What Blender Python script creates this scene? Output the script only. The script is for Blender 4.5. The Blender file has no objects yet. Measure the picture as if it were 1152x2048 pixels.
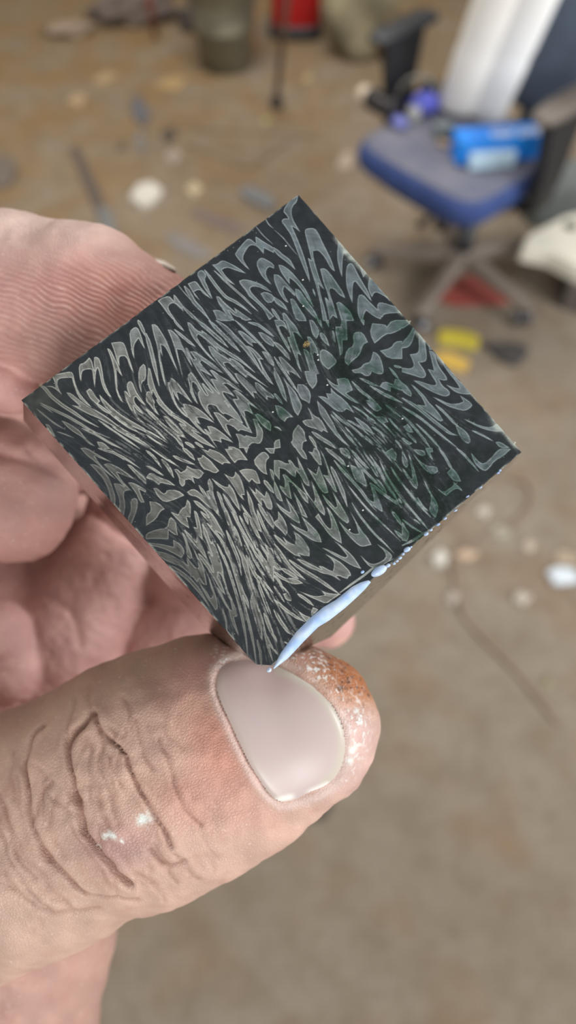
import bpy, bmesh, math, random
import numpy as np
from mathutils import Vector, Matrix

random.seed(7)
rng = np.random.default_rng(7)
scene = bpy.context.scene
COL = scene.collection

# ------------------------------------------------------------------ camera
FPX, CX, CY = 1479.0, 576.0, 1024.0            # focal length and centre for a 1152x2048 frame
CAM_H, PITCH = 1.65, math.radians(56.0)        # held at eye height, tilted down
CAM = Vector((0.0, 0.0, CAM_H))
FWD = Vector((0.0, math.cos(PITCH), -math.sin(PITCH)))
RIGHT = Vector((1.0, 0.0, 0.0))
UP = Vector((0.0, math.sin(PITCH), math.cos(PITCH)))
cam_data = bpy.data.cameras.new('camera')
cam = bpy.data.objects.new('camera', cam_data)
COL.objects.link(cam)
cam.matrix_world = Matrix((
    (RIGHT.x, UP.x, -FWD.x, CAM.x),
    (RIGHT.y, UP.y, -FWD.y, CAM.y),
    (RIGHT.z, UP.z, -FWD.z, CAM.z),
    (0, 0, 0, 1)))
cam_data.sensor_fit = 'VERTICAL'
cam_data.sensor_height = 36.0
cam_data.sensor_width = 36.0
cam_data.lens = FPX / 2048.0 * 36.0
cam_data.clip_start = 0.005
cam_data.clip_end = 60.0
cam_data.dof.use_dof = True
cam_data.dof.focus_distance = 0.0695
cam_data.dof.aperture_fstop = cam_data.lens / 1.45   # aperture about 1.45 mm wide
scene.camera = cam

# ------------------------------------------------------------------ world, lamps, exposure
world = bpy.data.worlds.new('workshop_ambient')
scene.world = world
world.use_nodes = True
bg = world.node_tree.nodes['Background']
bg.inputs['Color'].default_value = (1.0, 0.985, 0.95, 1)
bg.inputs['Strength'].default_value = 0.42

def area_lamp(name, loc, target, sx, sy, power, color=(1, 1, 1)):
    d = bpy.data.lights.new(name, 'AREA')
    d.shape = 'RECTANGLE'; d.size = sx; d.size_y = sy
    d.energy = power; d.color = color
    o = bpy.data.objects.new(name, d)
    COL.objects.link(o)
    o.location = loc
    o.rotation_euler = (Vector(target) - Vector(loc)).to_track_quat('-Z', 'Y').to_euler()
    return o
area_lamp('ceiling_tube_lamp', (-0.4, 2.7, 3.1), (-0.4, 2.7, 0), 1.8, 0.5, 66, (1.0, 0.97, 0.92))
area_lamp('window_daylight', (2.5, 0.4, 2.1), (0.5, 1.9, 0.5), 1.3, 1.3, 70, (0.94, 0.97, 1.0))
area_lamp('window_daylight', (0.6, -4.5, 2.7), (0.2, 1.0, 1.0), 2.4, 2.0, 150, (0.98, 0.99, 1.0))  # added fill behind the camera for hand and roll, no window known there

scene.view_settings.view_transform = 'Standard'
scene.view_settings.look = 'None'
scene.view_settings.exposure = 0.28
scene.view_settings.gamma = 1.0
scene.view_settings.use_curve_mapping = False

# ------------------------------------------------------------------ helpers
def lin(c):
    return tuple(((v / 255.0) / 12.92 if v <= 10 else (((v / 255.0) + 0.055) / 1.055) ** 2.4) for v in c)

def lin_a(a):
    a = np.asarray(a, float) / 255.0
    return np.where(a <= 0.04045, a / 12.92, ((a + 0.055) / 1.055) ** 2.4)

def at(px, py, z=0.0):
    """point at height z seen along the line through a photo position"""
    d = FWD + RIGHT * ((px - CX) / FPX) - UP * ((py - CY) / FPX)
    return CAM + d * ((z - CAM.z) / d.z)

def near(px, py, depth_mm):
    """a point close to the lens, depth in millimetres (local hand frame, mm)"""
    return np.array([(px - CX) / FPX * depth_mm, -(py - CY) / FPX * depth_mm, depth_mm])

def hand_to_world(P):
    """N x 3 array in the hand's own frame (mm: right, up, away) to world metres"""
    P = np.asarray(P, float) * 0.001
    R = np.array([RIGHT, UP, FWD])
    return P @ R + np.array(CAM)

def tag(o, label=None, cat=None, group=None, kind=None):
    if label: o['label'] = label
    if cat: o['category'] = cat
    if group: o['group'] = group
    if kind: o['kind'] = kind
    return o

def obj(name, me, mat=None, parent=None):
    o = bpy.data.objects.new(name, me)
    COL.objects.link(o)
    if mat is not None:
        me.materials.clear(); me.materials.append(mat)
    if parent is not None:
        o.parent = parent
        o.matrix_parent_inverse = parent.matrix_world.inverted()
    return o

def empty(name, loc, rz=0.0):
    o = bpy.data.objects.new(name, None)
    o.empty_display_size = 0.05
    COL.objects.link(o)
    o.location = loc; o.rotation_euler = (0, 0, rz)
    o.matrix_world = Matrix.Translation(Vector(loc)) @ Matrix.Rotation(rz, 4, 'Z')
    return o

def mesh_np(name, V, F, smooth=True):
    """V: n x 3, F: m x k faces of one size"""
    V = np.ascontiguousarray(V, dtype=np.float32); F = np.ascontiguousarray(F, dtype=np.int32)
    me = bpy.data.meshes.new(name)
    k = F.shape[1]
    me.vertices.add(len(V)); me.vertices.foreach_set('co', V.ravel())
    me.loops.add(F.size); me.loops.foreach_set('vertex_index', F.ravel())
    me.polygons.add(len(F))
    me.polygons.foreach_set('loop_start', np.arange(0, F.size, k, dtype=np.int32))
    me.polygons.foreach_set('use_smooth', np.full(len(F), smooth, dtype=bool))
    me.update(calc_edges=True)
    return me

def color_attr(me, name, rgb):
    a = me.color_attributes.new(name, 'FLOAT_COLOR', 'POINT')
    c = np.ones((len(me.vertices), 4), np.float32); c[:, :3] = rgb
    a.data.foreach_set('color', c.ravel())

def float_attr(me, name, v):
    a = me.attributes.new(name, 'FLOAT', 'POINT')
    a.data.foreach_set('value', np.ascontiguousarray(v, np.float32))

def from_bm(name, bm, smooth=False):
    me = bpy.data.meshes.new(name)
    bm.to_mesh(me); bm.free()
    if smooth:
        for p in me.polygons: p.use_smooth = True
    return me

def bm_box(bm, c, s, rot=None, bevel=0.0, seg=2, taper=1.0):
    """box centred at c, size s, optional rotation matrix, bevel, top taper"""
    r = bmesh.ops.create_cube(bm, size=1.0)
    vs = r['verts']
    for v in vs:
        k = taper if v.co.z > 0 else 1.0
        v.co = Vector((v.co.x * s[0] * k, v.co.y * s[1] * k, v.co.z * s[2]))
    if bevel > 0:
        es = list({e for v in vs for e in v.link_edges})
        b = bmesh.ops.bevel(bm, geom=es, offset=bevel, segments=seg, affect='EDGES', profile=0.5)
        vs = list({v for f in b['faces'] for v in f.verts} | {v for v in vs if v.is_valid})
    M = Matrix.Translation(Vector(c)) @ (rot.to_4x4() if rot is not None else Matrix.Identity(4))
    for v in vs: v.co = M @ v.co
    return vs

def bm_tube(bm, pts, radii, n=12, cap=True):
    """swept tube through pts with a radius per point"""
    pts = [Vector(p) for p in pts]
    if not hasattr(radii, '__len__'): radii = [radii] * len(pts)
    rings = []
    prev = None
    for i, p in enumerate(pts):
        t = (pts[min(i + 1, len(pts) - 1)] - pts[max(i - 1, 0)]).normalized()
        if prev is None:
            a = t.orthogonal().normalized()
        else:
            a = (prev - t * prev.dot(t)).normalized()
        prev = a
        b = t.cross(a)
        rings.append([bm.verts.new(p + (a * math.cos(2 * math.pi * k / n) + b * math.sin(2 * math.pi * k / n)) * radii[i]) for k in range(n)])
    for r0, r1 in zip(rings, rings[1:]):
        for k in range(n):
            bm.faces.new((r0[k], r0[(k + 1) % n], r1[(k + 1) % n], r1[k]))
    if cap:
        bm.faces.new(rings[0][::-1]); bm.faces.new(rings[-1])
    return rings

def bm_rings(bm, rings):
    """loft closed rings (lists of points), capped"""
    R = [[bm.verts.new(p) for p in r] for r in rings]
    n = len(R[0])
    for a, b in zip(R, R[1:]):
        for k in range(n):
            bm.faces.new((a[k], a[(k + 1) % n], b[(k + 1) % n], b[k]))
    bm.faces.new(R[0][::-1]); bm.faces.new(R[-1])

def squircle(w, d, e, n=40):
    out = []
    for k in range(n):
        t = 2 * math.pi * k / n
        c, s = math.cos(t), math.sin(t)
        out.append((w * 0.5 * math.copysign(abs(c) ** e, c), d * 0.5 * math.copysign(abs(s) ** e, s)))
    return out

# ------------------------------------------------------------------ materials
def new_mat(name):
    m = bpy.data.materials.new(name); m.use_nodes = True
    nt = m.node_tree
    return m, nt, nt.nodes['Principled BSDF']

def plain(name, rgb, rough=0.6, metal=0.0, var=0.12, scale=30.0, bump=0.0, rgb2=None, spec=0.5):
    """procedural material: colour broken up by noise, optional bump"""
    m, nt, p = new_mat(name)
    tc = nt.nodes.new('ShaderNodeTexCoord')
    no = nt.nodes.new('ShaderNodeTexNoise'); no.inputs['Scale'].default_value = scale; no.inputs['Detail'].default_value = 4
    nt.links.new(tc.outputs['Object'], no.inputs['Vector'])
    mx = nt.nodes.new('ShaderNodeMix'); mx.data_type = 'RGBA'
    a = lin(rgb); b = lin(rgb2) if rgb2 else tuple(c * (1 - 2 * var) for c in a)
    mx.inputs['A'].default_value = (*a, 1); mx.inputs['B'].default_value = (*b, 1)
    rp = nt.nodes.new('ShaderNodeValToRGB'); rp.color_ramp.elements[0].position = 0.35; rp.color_ramp.elements[1].position = 0.65
    nt.links.new(no.outputs['Fac'], rp.inputs['Fac'])
    nt.links.new(rp.outputs['Color'], mx.inputs['Factor'])
    nt.links.new(mx.outputs['Result'], p.inputs['Base Color'])
    p.inputs['Roughness'].default_value = rough; p.inputs['Metallic'].default_value = metal
    p.inputs['Specular IOR Level'].default_value = spec
    if bump > 0:
        bp = nt.nodes.new('ShaderNodeBump'); bp.inputs['Strength'].default_value = bump; bp.inputs['Distance'].default_value = 0.004
        nt.links.new(no.outputs['Fac'], bp.inputs['Height']); nt.links.new(bp.outputs['Normal'], p.inputs['Normal'])
    return m

# ------------------------------------------------------------------ floor
def floor_material():
    m, nt, p = new_mat('worn_brown_carpet')
    L = nt.links.new
    tc = nt.nodes.new('ShaderNodeTexCoord')
    def noise(scale, detail=4, rough=0.55):
        n = nt.nodes.new('ShaderNodeTexNoise'); n.inputs['Scale'].default_value = scale
        n.inputs['Detail'].default_value = detail; n.inputs['Roughness'].default_value = rough
        L(tc.outputs['Object'], n.inputs['Vector']); return n
    def ramp(src, lo, hi):
        r = nt.nodes.new('ShaderNodeMapRange'); r.inputs['From Min'].default_value = lo; r.inputs['From Max'].default_value = hi
        L(src, r.inputs['Value']); return r.outputs['Result']
    def mix(fac, a, b):
        x = nt.nodes.new('ShaderNodeMix'); x.data_type = 'RGBA'
        L(fac, x.inputs['Factor'])
        for s, v in (('A', a), ('B', b)):
            if isinstance(v, tuple): x.inputs[s].default_value = (*v, 1)
            else: L(v, x.inputs[s])
        return x.outputs['Result']
    big = noise(1.1, 3); mid = noise(5.0, 5); fine = noise(60, 3)
    c = mix(ramp(big.outputs['Fac'], 0.35, 0.65), lin((124, 113, 99)), lin((142, 131, 117)))
    c = mix(ramp(mid.outputs['Fac'], 0.5, 0.75), c, lin((124, 101, 80)))
    # trodden-in yellow dust in the far left corner of the floor
    sep = nt.nodes.new('ShaderNodeSeparateXYZ'); L(tc.outputs['Object'], sep.inputs['Vector'])
    ma = nt.nodes.new('ShaderNodeMath'); ma.operation = 'MULTIPLY_ADD'
    L(sep.outputs['X'], ma.inputs[0]); ma.inputs[1].default_value = -0.8; L(sep.outputs['Y'], ma.inputs[2])
    dust = nt.nodes.new('ShaderNodeMath'); dust.operation = 'MULTIPLY'
    L(ramp(ma.outputs[0], 1.5, 4.0), dust.inputs[0]); L(ramp(mid.outputs['Fac'], 0.25, 0.6), dust.inputs[1])
    c = mix(dust.outputs[0], c, lin((130, 104, 68)))
    # loop pile in a square grid
    wx = nt.nodes.new('ShaderNodeTexWave'); wx.bands_direction = 'X'; wx.inputs['Scale'].default_value = 33; wx.inputs['Distortion'].default_value = 0.4
    wy = nt.nodes.new('ShaderNodeTexWave'); wy.bands_direction = 'Y'; wy.inputs['Scale'].default_value = 33; wy.inputs['Distortion'].default_value = 0.4
    L(tc.outputs['Object'], wx.inputs['Vector']); L(tc.outputs['Object'], wy.inputs['Vector'])
    g = nt.nodes.new('ShaderNodeMath'); g.operation = 'MULTIPLY'; L(wx.outputs['Fac'], g.inputs[0]); L(wy.outputs['Fac'], g.inputs[1])
    gr = nt.nodes.new('ShaderNodeMath'); gr.operation = 'MULTIPLY'; gr.inputs[1].default_value = 0.55
    L(g.outputs[0], gr.inputs[0])
    c = mix(gr.outputs[0], c, lin((82, 71, 57)))
    fr = nt.nodes.new('ShaderNodeMath'); fr.operation = 'MULTIPLY'; fr.inputs[1].default_value = 0.35
    L(ramp(fine.outputs['Fac'], 0.45, 0.7), fr.inputs[0])
    c = mix(fr.outputs[0], c, lin((98, 83, 66)))
    blot = noise(13, 3); br = nt.nodes.new('ShaderNodeMath'); br.operation = 'MULTIPLY'; br.inputs[1].default_value = 0.5
    L(ramp(blot.outputs['Fac'], 0.42, 0.68), br.inputs[0])
    c = mix(br.outputs[0], c, lin((104, 90, 74)))
    L(c, p.inputs['Base Color'])
    p.inputs['Roughness'].default_value = 0.9; p.inputs['Specular IOR Level'].default_value = 0.15
    b = nt.nodes.new('ShaderNodeBump'); b.inputs['Strength'].default_value = 0.4; b.inputs['Distance'].default_value = 0.003
    L(g.outputs[0], b.inputs['Height']); L(b.outputs['Normal'], p.inputs['Normal'])
    return m
bm = bmesh.new()
bm_box(bm, (0, 2.5, -0.025), (12, 11, 0.05))
floor = tag(obj('floor', from_bm('floor', bm), floor_material()), 'worn brown carpet floor strewn with scraps', kind='structure')
bm = bmesh.new(); bm_box(bm, (0, 8.04, 1.5), (12, 0.08, 3.0))
tag(obj('wall_back', from_bm('wall_back', bm), plain('painted_wall', (176, 168, 154), rough=0.85, var=0.06, scale=2)), kind='structure')

# ------------------------------------------------------------------ patterned steel block (hand frame, mm)
SIDE = 34.0
ML = np.array([-0.73076, 0.30654, 2.02396]) * SIDE                       # left corner of the face
def _corner(px, py, z): return near(px, py, z)
FACE_N = np.array([0.12356, 0.07578, -0.98873]); FACE_N /= np.linalg.norm(FACE_N)   # towards the lens
def on_face(px, py, lift=0.0):
    d = near(px, py, 1.0)
    t = (ML @ FACE_N) / (d @ FACE_N)
    return d * t + FACE_N * lift
F_L, F_T, F_R, F_B = on_face(42, 800), on_face(597, 388), on_face(1044, 904), on_face(527, 1347)
DEPTH = 15.0
def behind(px, py):
    d = near(px, py, 1.0)
    t = ((ML - FACE_N * DEPTH) @ FACE_N) / (d @ FACE_N)
    return d * t
B_L, B_T, B_R = behind(44, 838), behind(592, 430), behind(1026, 926)
B_1, B_2 = behind(660, 1277), behind(415, 1263)      # the bottom corner is ground off towards the back
# projective map from unit square to the face plane
def _homog():
    src = [(0, 0), (1, 0), (1, 1), (0, 1)]
    dst = [(42, 800), (597, 388), (1044, 904), (527, 1347)]
    A, b = [], []
    for (u, v), (x, y) in zip(src, dst):
        A.append([u, v, 1, 0, 0, 0, -x * u, -x * v]); b.append(x)
        A.append([0, 0, 0, u, v, 1, -y * u, -y * v]); b.append(y)
    return np.append(np.linalg.solve(np.array(A, float), np.array(b, float)), 1).reshape(3, 3)
HM = _homog(); HI = np.linalg.inv(HM)
def face_uv(px, py):
    p = HI @ np.array([px, py, 1.0]); return p[:2] / p[2]
def face_pts(u, v, lift=0.0):
    q = np.stack([u, v, np.ones_like(u)], -1) @ HM.T
    px, py = q[..., 0] / q[..., 2], q[..., 1] / q[..., 2]
    d = np.stack([(px - CX) / FPX, -(py - CY) / FPX, np.ones_like(px)], -1)
    t = (ML @ FACE_N) / (d @ FACE_N)
    return d * t[..., None] + FACE_N * np.asarray(lift)[..., None]

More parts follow.
